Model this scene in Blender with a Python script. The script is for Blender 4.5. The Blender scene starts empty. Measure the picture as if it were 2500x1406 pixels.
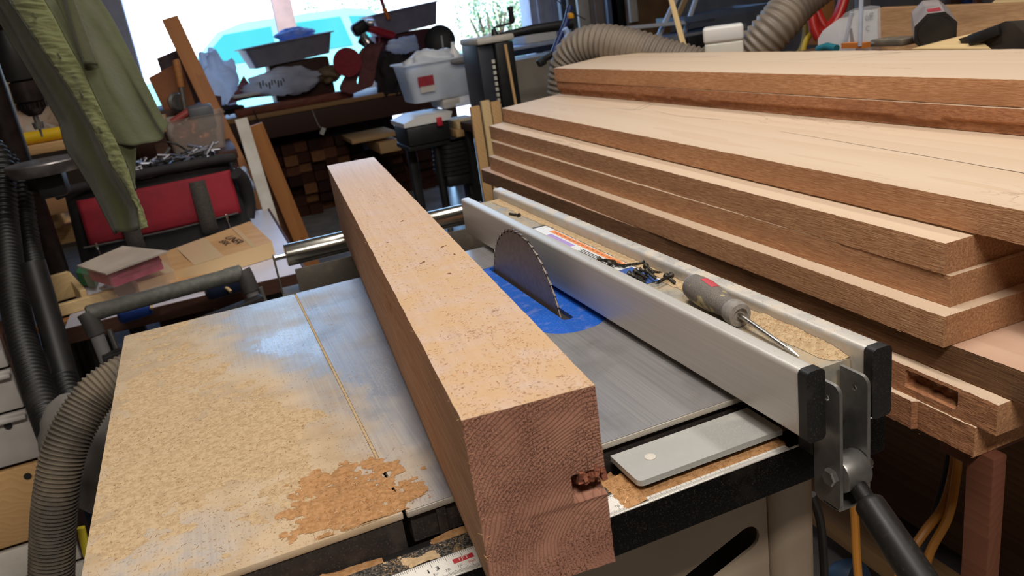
import bpy, bmesh, math, random
import numpy as np
from mathutils import Vector, Matrix, noise
random.seed(7)
rng = np.random.default_rng(7)
S = bpy.context.scene
COL = S.collection
def lin(h):
    h = h.lstrip('#'); o = []
    for i in (0, 2, 4):
        c = int(h[i:i+2], 16)/255
        o.append(c/12.92 if c <= .04045 else ((c+.055)/1.055)**2.4)
    return (*o, 1)

# ---------------------------------------------------------------- camera
cam = bpy.data.cameras.new('camera'); camo = bpy.data.objects.new('camera', cam); COL.objects.link(camo)
cam.sensor_width = 36; cam.lens = 28.527; cam.clip_start = .02; cam.clip_end = 300
F = Vector((.31033268, .89247504, -.32738651)); R = Vector((.91820324, -.37059018, -.13987754)); U = R.cross(F)
camo.matrix_world = Matrix(((R.x, U.x, -F.x, -.0809678), (R.y, U.y, -F.y, -.58407318), (R.z, U.z, -F.z, 1.25017614), (0, 0, 0, 1)))
cam.dof.use_dof = True; cam.dof.focus_distance = .80; cam.dof.aperture_fstop = 13
S.camera = camo
# ---------------------------------------------------------------- sky, sun, lamps, exposure
w = bpy.data.worlds.new('world'); S.world = w; w.use_nodes = True
wn = w.node_tree; bgn = wn.nodes['Background']
sky = wn.nodes.new('ShaderNodeTexSky'); sky.sky_type = 'NISHITA'; sky.sun_disc = False
sky.sun_elevation = math.radians(62); sky.sun_rotation = math.radians(180); sky.dust_density = .5; sky.air_density = 1.8; sky.ozone_density = 3.0
tint = wn.nodes.new('ShaderNodeMix'); tint.data_type = 'RGBA'; tint.blend_type = 'MULTIPLY'; tint.inputs[0].default_value = 1; tint.inputs[7].default_value = (.66, .84, 1.2, 1)
wn.links.new(sky.outputs[0], tint.inputs[6]); wn.links.new(tint.outputs[2], bgn.inputs[0]); bgn.inputs[1].default_value = .72
def lamp(name, kind, loc, rot, power, col, size=None):
    l = bpy.data.lights.new(name, kind); l.energy = power; l.color = col
    if kind == 'AREA': l.shape = 'RECTANGLE'; l.size, l.size_y = size
    o = bpy.data.objects.new(name, l); o.location = loc; o.rotation_euler = rot; COL.objects.link(o); return o
sun = lamp('sun', 'SUN', (0, 0, 8), (math.radians(38), 0, math.radians(-10)), 14, (1, .96, .9)); sun.data.angle = .01
lamp('overhead_light', 'AREA', (.25, .75, 2.93), (0, 0, 0), 25, (1, .95, .89), (.25, 1.2))
lamp('overhead_light', 'AREA', (1.55, .9, 2.93), (0, 0, 0), 17, (1, .95, .89), (.25, 1.2))
lamp('overhead_light', 'AREA', (-.1, -1.5, 2.93), (0, 0, 0), 72, (1, .93, .85), (1.2, .3))  # fill light added behind the camera for surfaces facing it
vs = S.view_settings; vs.view_transform = 'Standard'; vs.look = 'None'; vs.gamma = 1; vs.exposure = 0; vs.use_curve_mapping = False

# ---------------------------------------------------------------- node helpers
def new(nt, t, ins=None, **k):
    n = nt.nodes.new(t)
    for a, b in k.items(): setattr(n, a, b)
    for a, b in (ins or {}).items():
        if isinstance(b, bpy.types.NodeSocket): nt.links.new(b, n.inputs[a])
        else: n.inputs[a].default_value = b
    return n
def oco(nt, sc=(1, 1, 1), off=(0, 0, 0), rnd=False):
    v = new(nt, 'ShaderNodeTexCoord').outputs['Object']
    if rnd:
        r = new(nt, 'ShaderNodeObjectInfo').outputs['Random']
        m = new(nt, 'ShaderNodeMath', {0: r, 1: 37.0}, operation='MULTIPLY').outputs[0]
        v = new(nt, 'ShaderNodeVectorMath', {0: v, 1: new(nt, 'ShaderNodeCombineXYZ', {0: m, 1: m, 2: m}).outputs[0]}, operation='ADD').outputs[0]
    return new(nt, 'ShaderNodeMapping', {0: v, 1: off, 3: sc}).outputs[0]
def noi(nt, v, s, d=4, r=.55, dist=0):
    return new(nt, 'ShaderNodeTexNoise', {'Vector': v, 'Scale': s, 'Detail': d, 'Roughness': r, 'Distortion': dist}).outputs[0]
def mrange(nt, v, a, b, c=0, d=1):
    return new(nt, 'ShaderNodeMapRange', {0: v, 1: a, 2: b, 3: c, 4: d}).outputs[0]
def mth(nt, op, a, b=0.0):
    return new(nt, 'ShaderNodeMath', {0: a, 1: b}, operation=op).outputs[0]
def mixc(nt, f, a, b):
    return new(nt, 'ShaderNodeMix', {0: f, 6: a, 7: b}, data_type='RGBA').outputs[2]
def bmp(nt, h, strength, dist, nrm=None):
    i = {'Height': h, 'Strength': strength, 'Distance': dist}
    if nrm is not None: i['Normal'] = nrm
    return new(nt, 'ShaderNodeBump', i).outputs[0]
def start(name):
    m = bpy.data.materials.new(name); m.use_nodes = True
    return m, m.node_tree, m.node_tree.nodes['Principled BSDF']
def setp(nt, b, **k):
    names = dict(col='Base Color', rough='Roughness', metal='Metallic', nrm='Normal', trans='Transmission Weight', alpha='Alpha', ior='IOR', spec='Specular IOR Level', sheen='Sheen Weight', coat='Coat Weight', sss='Subsurface Weight')
    for a, v in k.items():
        s = b.inputs[names[a]]
        if isinstance(v, bpy.types.NodeSocket): nt.links.new(v, s)
        else: s.default_value = v
def pm(name, c1, c2=None, sc=8, st=(1, 1, 1), rough=.5, metal=0, bump=0, bsc=60, lo=.4, hi=.62, det=4, **k):
    m, nt, b = start(name); v = oco(nt, st)
    col = lin(c1)
    if c2: col = mixc(nt, mrange(nt, noi(nt, v, sc, det), lo, hi), lin(c1), lin(c2))
    setp(nt, b, col=col, rough=rough, metal=metal, **k)
    if bump: setp(nt, b, nrm=bmp(nt, noi(nt, v, bsc, 3), 1, bump))
    return m
def dusty(name, c, dust, amt=.5, sc=40, rough=.5, metal=0, fine=500, fa=.6):
    """a painted or metal surface with wood dust settled on it in patches and specks"""
    m, nt, b = start(name); v = oco(nt)
    a = mrange(nt, noi(nt, v, sc, 5, .6), .62-amt*.4, .75-amt*.2)
    s = mrange(nt, noi(nt, v, fine, 2, .5), .58, .70, 0, fa)
    f = mth(nt, 'MAXIMUM', mth(nt, 'MULTIPLY', a, amt), s)
    setp(nt, b, col=mixc(nt, f, lin(c), lin(dust)), rough=mrange(nt, f, 0, .5, rough, .9), metal=mth(nt, 'MULTIPLY', metal, mth(nt, 'SUBTRACT', 1.0, f)))
    return m
def woodface(name, ca, cb, streak=None, rough=.6, ring=.012, pith=(.03, -.06), k=.5, bump=.0002):
    """planed face: growth bands running along Y, with sap streaks"""
    m, nt, b = start(name); v = oco(nt, (1, .09, 1), rnd=True)
    d = noi(nt, v, 7, 3)
    sep = new(nt, 'ShaderNodeSeparateXYZ', {0: oco(nt)})
    x = mth(nt, 'SUBTRACT', sep.outputs[0], pith[0]); z = mth(nt, 'SUBTRACT', sep.outputs[2], pith[1])
    r = mth(nt, 'SQRT', mth(nt, 'ADD', mth(nt, 'MULTIPLY', x, x), mth(nt, 'MULTIPLY', z, z)))
    r = mth(nt, 'ADD', r, mth(nt, 'MULTIPLY', d, .10))
    g = mth(nt, 'FRACT', mth(nt, 'DIVIDE', r, ring))
    fib = noi(nt, oco(nt, (400, 12, 400)), 1, 3)
    f = mth(nt, 'ADD', mth(nt, 'MULTIPLY', g, k), mth(nt, 'MULTIPLY', fib, .5))
    col = mixc(nt, mrange(nt, f, .15, 1.0), lin(ca), lin(cb))
    if streak:
        s = noi(nt, oco(nt, (1, .22, 1), rnd=True), 14, 4, .6, 1.6)
        s = mth(nt, 'ABSOLUTE', mth(nt, 'SUBTRACT', s, .5))
        big = mrange(nt, noi(nt, oco(nt, (1, .3, 1), rnd=True), 5, 2), .56, .66)
        col = mixc(nt, mth(nt, 'MULTIPLY', mrange(nt, s, .0, .013, .62, 0), big), col, lin(streak))
    setp(nt, b, col=col, rough=rough, spec=.3, nrm=bmp(nt, fib, .6, bump))
    return m
def woodrough(name, ca, cb, cc, bump=.0012, st=(260, 22, 420), big=9):
    """rough sawn edge: torn fibres running along Y"""
    m, nt, b = start(name)
    f1 = noi(nt, oco(nt, st, rnd=True), 1, 4, .65, .3)
    f2 = noi(nt, oco(nt, (1, .25, 1), rnd=True), big, 4, .6)
    f3 = noi(nt, oco(nt, (900, 160, 900), rnd=True), 1, 2)
    c = mixc(nt, mrange(nt, f1, .38, .64), lin(ca), lin(cb))
    c = mixc(nt, mrange(nt, f2, .48, .72, 0, .7), c, lin(cc))
    h = mth(nt, 'ADD', f1, mth(nt, 'MULTIPLY', f3, .4))
    setp(nt, b, col=c, rough=.85, spec=.2, nrm=bmp(nt, h, .9, bump))
    return m
def endgrain(name, ca, cb, pith, ring=.0035, bump=.0006, pits=True):
    m, nt, b = start(name); v = oco(nt)
    sep = new(nt, 'ShaderNodeSeparateXYZ', {0: v})
    x = mth(nt, 'SUBTRACT', sep.outputs[0], pith[0]); z = mth(nt, 'SUBTRACT', sep.outputs[2], pith[1])
    r = mth(nt, 'SQRT', mth(nt, 'ADD', mth(nt, 'MULTIPLY', x, x), mth(nt, 'MULTIPLY', z, z)))
    r = mth(nt, 'ADD', r, mth(nt, 'MULTIPLY', noi(nt, v, 11, 2), .035))
    g = mth(nt, 'FRACT', mth(nt, 'DIVIDE', r, ring))
    late = mrange(nt, g, .70, .97)
    pit = mth(nt, 'MULTIPLY', mrange(nt, noi(nt, v, 820, 2, .5), .52, .62), mrange(nt, noi(nt, v, 28, 2), .38, .55))
    pit = mth(nt, 'MULTIPLY', pit, mrange(nt, g, .9, .3))
    lo = mrange(nt, noi(nt, v, 16, 3), .38, .66)
    c = mixc(nt, lo, lin(ca), lin(cb))
    c = mixc(nt, mth(nt, 'MULTIPLY', late, .40), c, lin('#4a2a20'))
    c = mixc(nt, mth(nt, 'MULTIPLY', pit, .75 if pits else .3), c, lin('#2c1712'))
    h = mth(nt, 'SUBTRACT', mth(nt, 'MULTIPLY', late, .5), pit)
    setp(nt, b, col=c, rough=.85, spec=.15, nrm=bmp(nt, h, .8, bump))
    return m

# ---------------------------------------------------------------- geometry helpers
def frame(d, up=(0, 0, 1)):
    d = Vector(d).normalized(); u = Vector(up)
    if abs(d.dot(u)) > .98: u = Vector((1, 0, 0))
    x = u.cross(d).normalized(); return x, d.cross(x).normalized(), d
class G:
    def __init__(s): s.bm = bmesh.new()
    def face(s, vs, mi=0):
        try: f = s.bm.faces.new(vs); f.material_index = mi; f.smooth = True; return f
        except ValueError: return None
    def box(s, c, size, rot=None, bev=0, seg=2, mi=0, taper=1):
        c = Vector(c); h = [q/2 for q in size]; M3 = rot if rot is not None else Matrix.Identity(3)
        vs = []
        for z in (-1, 1):
            t = taper if z < 0 else 1
            for x, y in ((-1, -1), (1, -1), (1, 1), (-1, 1)): vs.append(s.bm.verts.new(c + M3 @ Vector((x*h[0]*t, y*h[1]*t, z*h[2]))))
        fs = [s.face([vs[i] for i in q], mi) for q in ((3, 2, 1, 0), (4, 5, 6, 7), (0, 1, 5, 4), (1, 2, 6, 5), (2, 3, 7, 6), (3, 0, 4, 7))]
        if bev:
            es = list({e for f in fs for e in f.edges})
            r = bmesh.ops.bevel(s.bm, geom=es, offset=bev, segments=seg, affect='EDGES', profile=.5)
            for f in r['faces']: f.material_index = mi; f.smooth = True
        return s
    def bb(s, lo, hi, **k):
        return s.box([(a+b)/2 for a, b in zip(lo, hi)], [b-a for a, b in zip(lo, hi)], **k)
    def sweep(s, pts, prof_fn, n=12, mi=0, cap=True, closed=False, up=(0, 0, 1)):
        """prof_fn(i) -> (rx, ry)"""
        pts = [Vector(p) for p in pts]; N = len(pts); rings = []; x = None
        for i, p in enumerate(pts):
            if closed: d = pts[(i+1) % N]-pts[i-1]
            else: d = pts[min(i+1, N-1)]-pts[max(i-1, 0)]
            d.normalize()
            if x is None: x, y, _ = frame(d, up)
            else:
                x = (x - d*x.dot(d)); x.normalize(); y = d.cross(x)
            a, b2 = prof_fn(i)
            rings.append([s.bm.verts.new(p + x*math.cos(2*math.pi*k/n)*a + y*math.sin(2*math.pi*k/n)*b2) for k in range(n)])
        for i in range(N if closed else N-1):
            A, B = rings[i], rings[(i+1) % N]
            for k in range(n): s.face([A[k], A[(k+1) % n], B[(k+1) % n], B[k]], mi)
        if cap and not closed: s.face(rings[0][::-1], mi); s.face(rings[-1], mi)
        return s
    def tube(s, pts, r, n=12, mi=0, **k):
        f = (lambda i: (r[i], r[i])) if isinstance(r, (list, tuple)) else (lambda i: (r, r))
        return s.sweep(pts, f, n, mi, **k)
    def cyl(s, a, b, r, r2=None, n=20, mi=0, bev=0):
        a, b = Vector(a), Vector(b); r2 = r if r2 is None else r2
        if bev:
            d = (b-a).normalized(); return s.tube([a, a+d*bev*.3, a+d*bev, b-d*bev, b-d*bev*.3, b], [r-bev, r-bev*.3, r, r2, r2-bev*.3, r2-bev], n, mi)
        return s.tube([a, b], [r, r2], n, mi)
    def lathe(s, prof, o=(0, 0, 0), axis=(0, 0, 1), n=24, mi=0, mif=None):
        """prof: (distance along the axis, radius)"""
        o = Vector(o); x, y, d = frame(axis); rings = []
        for t, r in prof:
            rings.append([s.bm.verts.new(o+d*t+(x*math.cos(2*math.pi*k/n)+y*math.sin(2*math.pi*k/n))*max(r, 1e-5)) for k in range(n)])
        for i in range(len(rings)-1):
            for k in range(n): s.face([rings[i][k], rings[i][(k+1) % n], rings[i+1][(k+1) % n], rings[i+1][k]], mif(i) if mif else mi)
        s.face(rings[0][::-1], mi); s.face(rings[-1], mi if not mif else mif(len(rings)-2))
        return s
    def prism(s, poly, h, M=None, mi=0, bev=0, holes=()):
        """polygon in XY pushed to height h along Z, placed by matrix M"""
        M = M or Matrix.Identity(4); es = []
        for lp in [poly, *holes]:
            vs = [s.bm.verts.new(Vector((p[0], p[1], 0))) for p in lp]
            es += [s.bm.edges.new((vs[i], vs[(i+1) % len(vs)])) for i in range(len(vs))]
        r = bmesh.ops.triangle_fill(s.bm, edges=es, use_beauty=True, use_dissolve=False, normal=(0, 0, 1))
        fs = [f for f in r['geom'] if isinstance(f, bmesh.types.BMFace)]
        for f in fs:
            f.material_index = mi
            if f.normal.z > 0: f.normal_flip()
        r = bmesh.ops.extrude_face_region(s.bm, geom=fs)
        top = [v for v in r['geom'] if isinstance(v, bmesh.types.BMVert)]
        for v in top: v.co.z += h
        allv = list({v for f in fs for v in f.verts} | set(top))
        for f in {f for v in allv for f in v.link_faces}: f.material_index = mi; f.smooth = True
        for v in allv: v.co = M @ v.co
        return s
    def grid(s, fn, nu, nv, mi=0, wrapu=False):
        vs = [[s.bm.verts.new(Vector(fn(i/(nu if wrapu else nu-1), j/(nv-1)))) for i in range(nu)] for j in range(nv)]
        for j in range(nv-1):
            for i in range(nu if wrapu else nu-1):
                k = (i+1) % nu
                s.face([vs[j][i], vs[j][k], vs[j+1][k], vs[j+1][i]], mi)
        return s
    def blob(s, c, r, n=24, m=16, amp=.15, fr=2.0, seed=0, mi=0, crease=0):
        c = Vector(c); r = Vector(r)
        def fn(u, v):
            a = 2*math.pi*u; b = math.pi*min(max(v, .002), .998)
            d = Vector((math.sin(b)*math.cos(a), math.sin(b)*math.sin(a), math.cos(b)))
            q = d*fr+Vector((seed, seed*1.7, seed*.3))
            k = 1+amp*noise.noise(q)+amp*.5*noise.noise(q*2.3)
            if crease: k -= crease*abs(noise.noise(q*2.1+Vector((5, 5, 5))))
            return c+Vector((d.x*r.x*k, d.y*r.y*k, d.z*r.z*k))
        return s.grid(fn, n, m, mi, wrapu=True)
    def text(s, body, size, M, mi=0, depth=0):
        cu = bpy.data.curves.new('t', 'FONT'); cu.body = body; cu.size = size; cu.align_x = 'CENTER'; cu.align_y = 'CENTER'; cu.resolution_u = 3; cu.extrude = depth
        o = bpy.data.objects.new('t', cu); me = o.to_mesh()
        n0 = len(s.bm.verts); s.bm.from_mesh(me); s.bm.verts.ensure_lookup_table()
        for v in s.bm.verts[n0:]: v.co = M @ v.co
        for f in {f for v in s.bm.verts[n0:] for f in v.link_faces}: f.material_index = mi
        o.to_mesh_clear(); bpy.data.objects.remove(o); bpy.data.curves.remove(cu); return s
    def put(s, name, mats, parent=None, at=None, local=False, angle=35, flat=False):
        o0 = Vector(at) if at is not None else Vector((0, 0, 0))
        sub = Vector((0, 0, 0))
        if parent is not None and not local:
            sub = Vector((0, 0, 0)); p = parent
            while p: sub += p.location; p = p.parent
            o0 = Vector((0, 0, 0))
        if sub.length:
            for v in s.bm.verts: v.co -= sub
        bmesh.ops.recalc_face_normals(s.bm, faces=s.bm.faces[:])
        me = bpy.data.meshes.new(name); s.bm.to_mesh(me); s.bm.free()
        for m in (mats if isinstance(mats, (list, tuple)) else [mats]): me.materials.append(m)
        if flat: me.shade_flat()
        else: me.set_sharp_from_angle(angle=math.radians(angle))
        o = bpy.data.objects.new(name, me); COL.objects.link(o); o.location = o0
        if parent is not None: o.parent = parent
        return o
def tag(o, label, cat, group=None, kind=None):
    o['label'] = label; o['category'] = cat
    if group: o['group'] = group
    if kind: o['kind'] = kind
    return o
def thing(name, loc, label, cat, group=None, rz=0):
    o = bpy.data.objects.new(name, None); o.empty_display_size = .05; COL.objects.link(o); o.location = loc; o.rotation_euler = (0, 0, rz)
    return tag(o, label, cat, group)
def struct(o): o['kind'] = 'structure'; return o
def rounded(x0, x1, y0, y1, r, n=6, corners='abcd'):
    out = []
    for key, cx, cy, a in (('a', x0+r, y0+r, 180), ('b', x1-r, y0+r, 270), ('c', x1-r, y1-r, 0), ('d', x0+r, y1-r, 90)):
        if key in corners:
            for i in range(n+1):
                t = math.radians(a+90*i/n); out.append((cx+r*math.cos(t), cy+r*math.sin(t)))
        else: out.append({'a': (x0, y0), 'b': (x1, y0), 'c': (x1, y1), 'd': (x0, y1)}[key])
    return out
def spline(P, n):
    P = [Vector(p) for p in P]; out = []
    for i in range(len(P)-1):
        a, b, c, d = P[max(i-1, 0)], P[i], P[i+1], P[min(i+2, len(P)-1)]
        for k in range(n):
            t = k/n; out.append(.5*((2*b)+(c-a)*t+(2*a-5*b+4*c-d)*t*t+(3*b-a-3*c+d)*t**3))
    out.append(P[-1]); return out
def resample(P, step):
    out = [P[0]]; acc = 0
    for a, b in zip(P, P[1:]):
        L = (b-a).length
        while acc+L >= step:
            a = a+(b-a).normalized()*(step-acc); out.append(a.copy()); L = (b-a).length; acc = 0
        acc += L
    return out
def hose(g, ctrl, r, pitch, depth, n=28, mi=0):
    p = resample(spline(ctrl, 24), pitch/6)
    return g.sweep(p, lambda i: ((r-depth*(.5-.5*math.cos(2*math.pi*i/6)),)*2), n, mi)
MX = lambda loc, rz=0: Matrix.Translation(loc) @ Matrix.Rotation(rz, 4, 'Z')
XZ = Matrix(((1, 0, 0, 0), (0, 0, -1, 0), (0, 1, 0, 0), (0, 0, 0, 1)))     # XY polygon stood up into XZ, pushed towards -Y
YZ = Matrix(((0, 0, 1, 0), (1, 0, 0, 0), (0, 1, 0, 0), (0, 0, 0, 1)))     # XY polygon stood up into YZ, pushed towards +X
def chips(g, pts, lmin, lmax, wd, mis, tilt=.35):
    """small three sided slivers"""
    for p in pts:
        L = random.uniform(lmin, lmax); a = random.uniform(0, 6.283); t = random.uniform(-tilt, tilt)
        d = Vector((math.cos(a)*math.cos(t), math.sin(a)*math.cos(t), math.sin(t))); x, y, _ = frame(d)
        w = wd*random.uniform(.5, 1.2); p = Vector(p); q = p+d*L; q.z = max(q.z, p.z)
        A = [g.bm.verts.new(p+x*w*math.cos(k*2.094)+y*w*math.sin(k*2.094)) for k in range(3)]
        B = [g.bm.verts.new(q+x*w*.6*math.cos(k*2.094)+y*w*.6*math.sin(k*2.094)) for k in range(3)]
        mi = random.choice(mis)
        for k in range(3): g.face([A[k], A[(k+1) % 3], B[(k+1) % 3], B[k]], mi)
        g.face(A[::-1], mi); g.face(B, mi)
    return g

# ---------------------------------------------------------------- materials
M = {}
M['concrete'] = pm('concrete', '#8a8884', '#a3a09b', 6, rough=.24, bump=.0006, bsc=50)
M['drywall'] = pm('drywall', '#57483c', '#4a3c32', 4, rough=.9)
M['ceil'] = pm('ceiling_board', '#b3a99c', '#a89e91', 3, rough=.9)
M['stud'] = woodface('stud_wood', '#7a5a3e', '#5e432d')
M['jamb'] = pm('painted_jamb', '#d2d4e0', '#c6c8d6', 12, rough=.5)
M['steel_top'] = None
M['iron_side'] = dusty('iron_side', '#2a2523', '#5a4a3c', .3, 50, .6)
M['alu'] = pm('brushed_aluminium', '#d6d2cb', '#cbc7c0', 1, (700, 4, 700), rough=.42, metal=.45, lo=.3, hi=.7)
M['alu_dusty'] = dusty('dusty_aluminium', '#cdc9c2', '#cfb083', .4, 30, .42, .45, 700, .5)
M['plate'] = dusty('grey_plate', '#b4b4b0', '#c6b69c', .2, 20, .42, .45, 800, .25)
M['steel'] = pm('dull_steel', '#8d8b87', '#7b7976', 40, rough=.42, metal=.8)
M['chrome'] = pm('chrome', '#e0ded8', rough=.24, metal=1)
M['roller'] = pm('zinc_roller', '#c0bdb4', '#a9a69d', 1, (4, 300, 300), rough=.22, metal=1)
M['black'] = pm('black_plastic', '#151414', '#1d1b1a', 30, rough=.5)
M['black_dusty'] = dusty('black_dusty', '#0e0d0d', '#6d6255', .22, 25, .5, 0, 700, .16)
M['rail'] = dusty('black_rail', '#060505', '#8b7d6c', .06, 12, .6, 0, 900, .10)
M['grit'] = None
M['rail'].node_tree.nodes['Principled BSDF'].inputs['Specular IOR Level'].default_value = .12
M['darkgrey'] = pm('dark_grey', '#3a3836', '#45423f', 20, rough=.6)
M['grey'] = pm('grey_plastic', '#6e6c6b', '#7a7776', 20, rough=.55)
M['beige'] = pm('beige_enamel', '#a08f7b', '#94836f', 5, rough=.5)
M['blue'] = dusty('blue_insert', '#1d5cbc', '#b9b0a6', .22, 45, .3, 0, 500, .16)
M['blade'] = pm('saw_blade_steel', '#857a73', '#91867f', 1, (1, 120, 120), rough=.48, metal=.6)
M['carbide'] = pm('carbide', '#8b8078', rough=.35, metal=.8)
M['tape'] = dusty('tape_white', '#dcd8d0', '#b8a892', .2, 30, .5, 0, 900, .25)
M['ink'] = pm('black_ink', '#17161a', rough=.6)
M['redink'] = pm('red_ink', '#b8323a', rough=.6)
M['white'] = pm('white_plastic', '#e4e2de', rough=.4, sss=.1)
M['offwhite'] = pm('offwhite', '#cfc9bf', '#bdb6aa', 10, rough=.6)
M['dust'] = pm('sawdust_tan', '#bfa683', '#ad9371', 220, rough=.95, bump=.0005, bsc=900, spec=.1)
M['dust2'] = pm('sawdust_orange', '#b58a60', '#a0774e', 220, rough=.95, bump=.0006, bsc=900, spec=.1)
M['chipL'] = pm('chip_light', '#d8b88e', rough=.9, spec=.1)
M['chipM'] = pm('chip_tan', '#b8946a', rough=.9, spec=.1)
M['chipD'] = pm('chip_brown', '#7d5030', rough=.9, spec=.1)
M['beam_side'] = woodrough('beam_side', '#b78a6a', '#cba281', '#9c765b', .0010, (300, 14, 300), 7)
M['beam_end'] = endgrain('beam_end', '#a87a66', '#946857', (.10, .02), .0027, .0008)
M['crack'] = pm('torn_wood', '#94593f', '#6d3d2b', 120, (1, .2, 1), rough=.9, bump=.002, bsc=200)
M['board_top'] = woodface('board_top', '#dcc5ab', '#cfb193', '#7a5c44', ring=.03, pith=(.06, -.10), k=.35)
M['board_top2'] = woodface('board_top_rosy', '#d6b49a', '#c9a088', '#a07050', ring=.03, pith=(.10, -.10), k=.35)
M['board_side'] = woodrough('board_side', '#b07c56', '#d6a378', '#a97855', .0022, (300, 44, 540))
M['board_side_dark'] = woodrough('board_side_weathered', '#674731', '#8d6848', '#5d4532', .0018, (240, 20, 560))
M['board_side_red'] = woodrough('board_side_red', '#9a684a', '#b9835c', '#84583f', .0022, (200, 70, 320), 14)
M['board_end'] = woodrough('board_end', '#97694a', '#bd9068', '#946c4e', .0014, (330, 330, 330), 26)
M['crackline'] = pm('crack_line', '#3e281a', rough=.9)
M['fibre'] = pm('wood_fibre', '#c99a6c', rough=.9)
def steel_top():
    m, nt, b = start('ground_cast_iron')
    v = oco(nt); sep = new(nt, 'ShaderNodeSeparateXYZ', {0: v})
    sc1 = noi(nt, oco(nt, (500, 6, 500)), 1, 3); blot = noi(nt, v, 14, 4)
    col = mixc(nt, mrange(nt, sc1, .3, .7), lin('#b4b2af'), lin('#a09ea2'))
    col = mixc(nt, mrange(nt, blot, .5, .75, 0, .5), col, lin('#6d655c'))
    # film of dust on the left half, thinning out towards the back right corner
    cv = new(nt, 'ShaderNodeFloatCurve', {1: mrange(nt, sep.outputs[1], 0, .686)})
    c = cv.mapping.curves[0]; c.points[0].location = (0, .40); c.points[1].location = (1, .02)
    for p in ((.14, .39), (.33, .36), (.52, .24), (.72, .07)): c.points.new(*p)
    cv.mapping.update()
    bx = mth(nt, 'SUBTRACT', mth(nt, 'MULTIPLY', cv.outputs[0], .35), .14)
    d = mth(nt, 'SUBTRACT', bx, sep.outputs[0])
    d = mth(nt, 'ADD', d, mth(nt, 'MULTIPLY', mth(nt, 'SUBTRACT', noi(nt, v, 16, 5, .6), .5), .16))
    film = mrange(nt, d, -.05, .03, 0, .92)
    hole = mth(nt, 'MULTIPLY', mrange(nt, noi(nt, v, 17, 5, .6), .44, .58), mth(nt, 'MULTIPLY', mrange(nt, sep.outputs[1], .16, .02), mrange(nt, sep.outputs[0], -.09, -.16)))
    film = mth(nt, 'MULTIPLY', film, mth(nt, 'SUBTRACT', 1.0, mth(nt, 'MULTIPLY', hole, .75)))
    speck = mth(nt, 'MULTIPLY', mrange(nt, noi(nt, v, 620, 3, .6), .56, .70, 0, .6), mrange(nt, sep.outputs[0], .16, .04, .10, 1))
    patch = mth(nt, 'MULTIPLY', mrange(nt, noi(nt, v, 9, 4), .48, .78, 0, .35), mrange(nt, sep.outputs[0], .12, .03))
    f = mth(nt, 'MAXIMUM', film, mth(nt, 'MAXIMUM', speck, patch))
    rgb = mixc(nt, mrange(nt, noi(nt, v, 20, 4), .4, .65), lin('#bba382'), lin('#a9906e'))
    setp(nt, b, col=mixc(nt, f, col, rgb), rough=mrange(nt, f, 0, .6, .34, .9), metal=mrange(nt, f, 0, .6, .62, 0))
    setp(nt, b, nrm=bmp(nt, mth(nt, 'MULTIPLY', noi(nt, v, 600, 3), f), .5, .0006))
    return m
M['steel_top'] = steel_top()
def grit():
    m, nt, b = start('gritty_black'); v = oco(nt)
    s = mrange(nt, noi(nt, v, 520, 3, .6), .45, .66, 0, .75); p = mrange(nt, noi(nt, v, 40, 4), .58, .72, 0, .8)
    c = mixc(nt, s, lin('#1b1917'), lin('#7d7266')); c = mixc(nt, p, c, lin('#b08e5a'))
    setp(nt, b, col=c, rough=.9, nrm=bmp(nt, noi(nt, v, 600, 2), .8, .0012)); return m
M['grit'] = grit()
def vnoise(X, Y, f, seed):
    r = np.random.default_rng(seed).random((256, 256))
    x, y = X*f+100, Y*f+100; i, j = np.floor(x).astype(int), np.floor(y).astype(int); u, v = x-i, y-j
    u, v = u*u*(3-2*u), v*v*(3-2*v); g = lambda a, b: r[a % 256, b % 256]
    return (g(i, j)*(1-u)+g(i+1, j)*u)*(1-v)+(g(i, j+1)*(1-u)+g(i+1, j+1)*u)*v
def fbm(X, Y, f, seed, o=4):
    return sum(vnoise(X, Y, f*2**k, seed+k)*.5**k for k in range(o))/sum(.5**k for k in range(o))
def heap(g, x0, x1, y0, y1, n, m, hfun, zb, mi=0, floor=.0002):
    """a layer of dust as a height field; squares with nothing on them are left out"""
    X, Y = np.meshgrid(np.linspace(x0, x1, n), np.linspace(y0, y1, m)); Hh = hfun(X, Y)
    vs = {}
    def vt(j, i):
        if (j, i) not in vs: vs[j, i] = g.bm.verts.new((X[j, i], Y[j, i], zb+max(Hh[j, i], floor*.5)))
        return vs[j, i]
    for j in range(m-1):
        for i in range(n-1):
            if max(Hh[j, i], Hh[j+1, i], Hh[j, i+1], Hh[j+1, i+1]) > floor:
                g.face([vt(j, i), vt(j, i+1), vt(j+1, i+1), vt(j+1, i)], mi)
    return g

# ---------------------------------------------------------------- the garage: floor, walls, opening
g = G(); g.bb((-2.6, -2.6, -.1), (4.2, 6.35, 0)); struct(g.put('floor', M['concrete']))
g = G(); g.bb((-2.6, -2.6, 3.0), (4.2, 6.35, 3.1)); struct(g.put('ceiling', M['ceil']))
g = G(); g.bb((-2.6, -2.6, 0), (-2.5, 6.35, 3.0)); struct(g.put('wall_left', M['drywall']))
g = G(); g.bb((3.9, -2.6, 0), (4.2, 6.35, 3.0)); struct(g.put('wall_right', M['drywall']))
g = G(); g.bb((-2.6, -2.7, 0), (4.2, -2.6, 3.0)); struct(g.put('wall_rear', M['drywall']))
g = G(); g.bb((-2.6, 6.2, 0), (-.46, 6.35, 3.0)); g.bb((2.95, 6.2, 0), (4.2, 6.35, 3.0)); g.bb((-.46, 6.2, 2.78), (2.95, 6.35, 3.0)); struct(g.put('wall_front', M['drywall']))
g = G(); g.bb((-.50, 6.14, 0), (-.34, 6.36, 2.79), bev=.004); struct(g.put('trim_1', M['jamb']))
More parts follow.
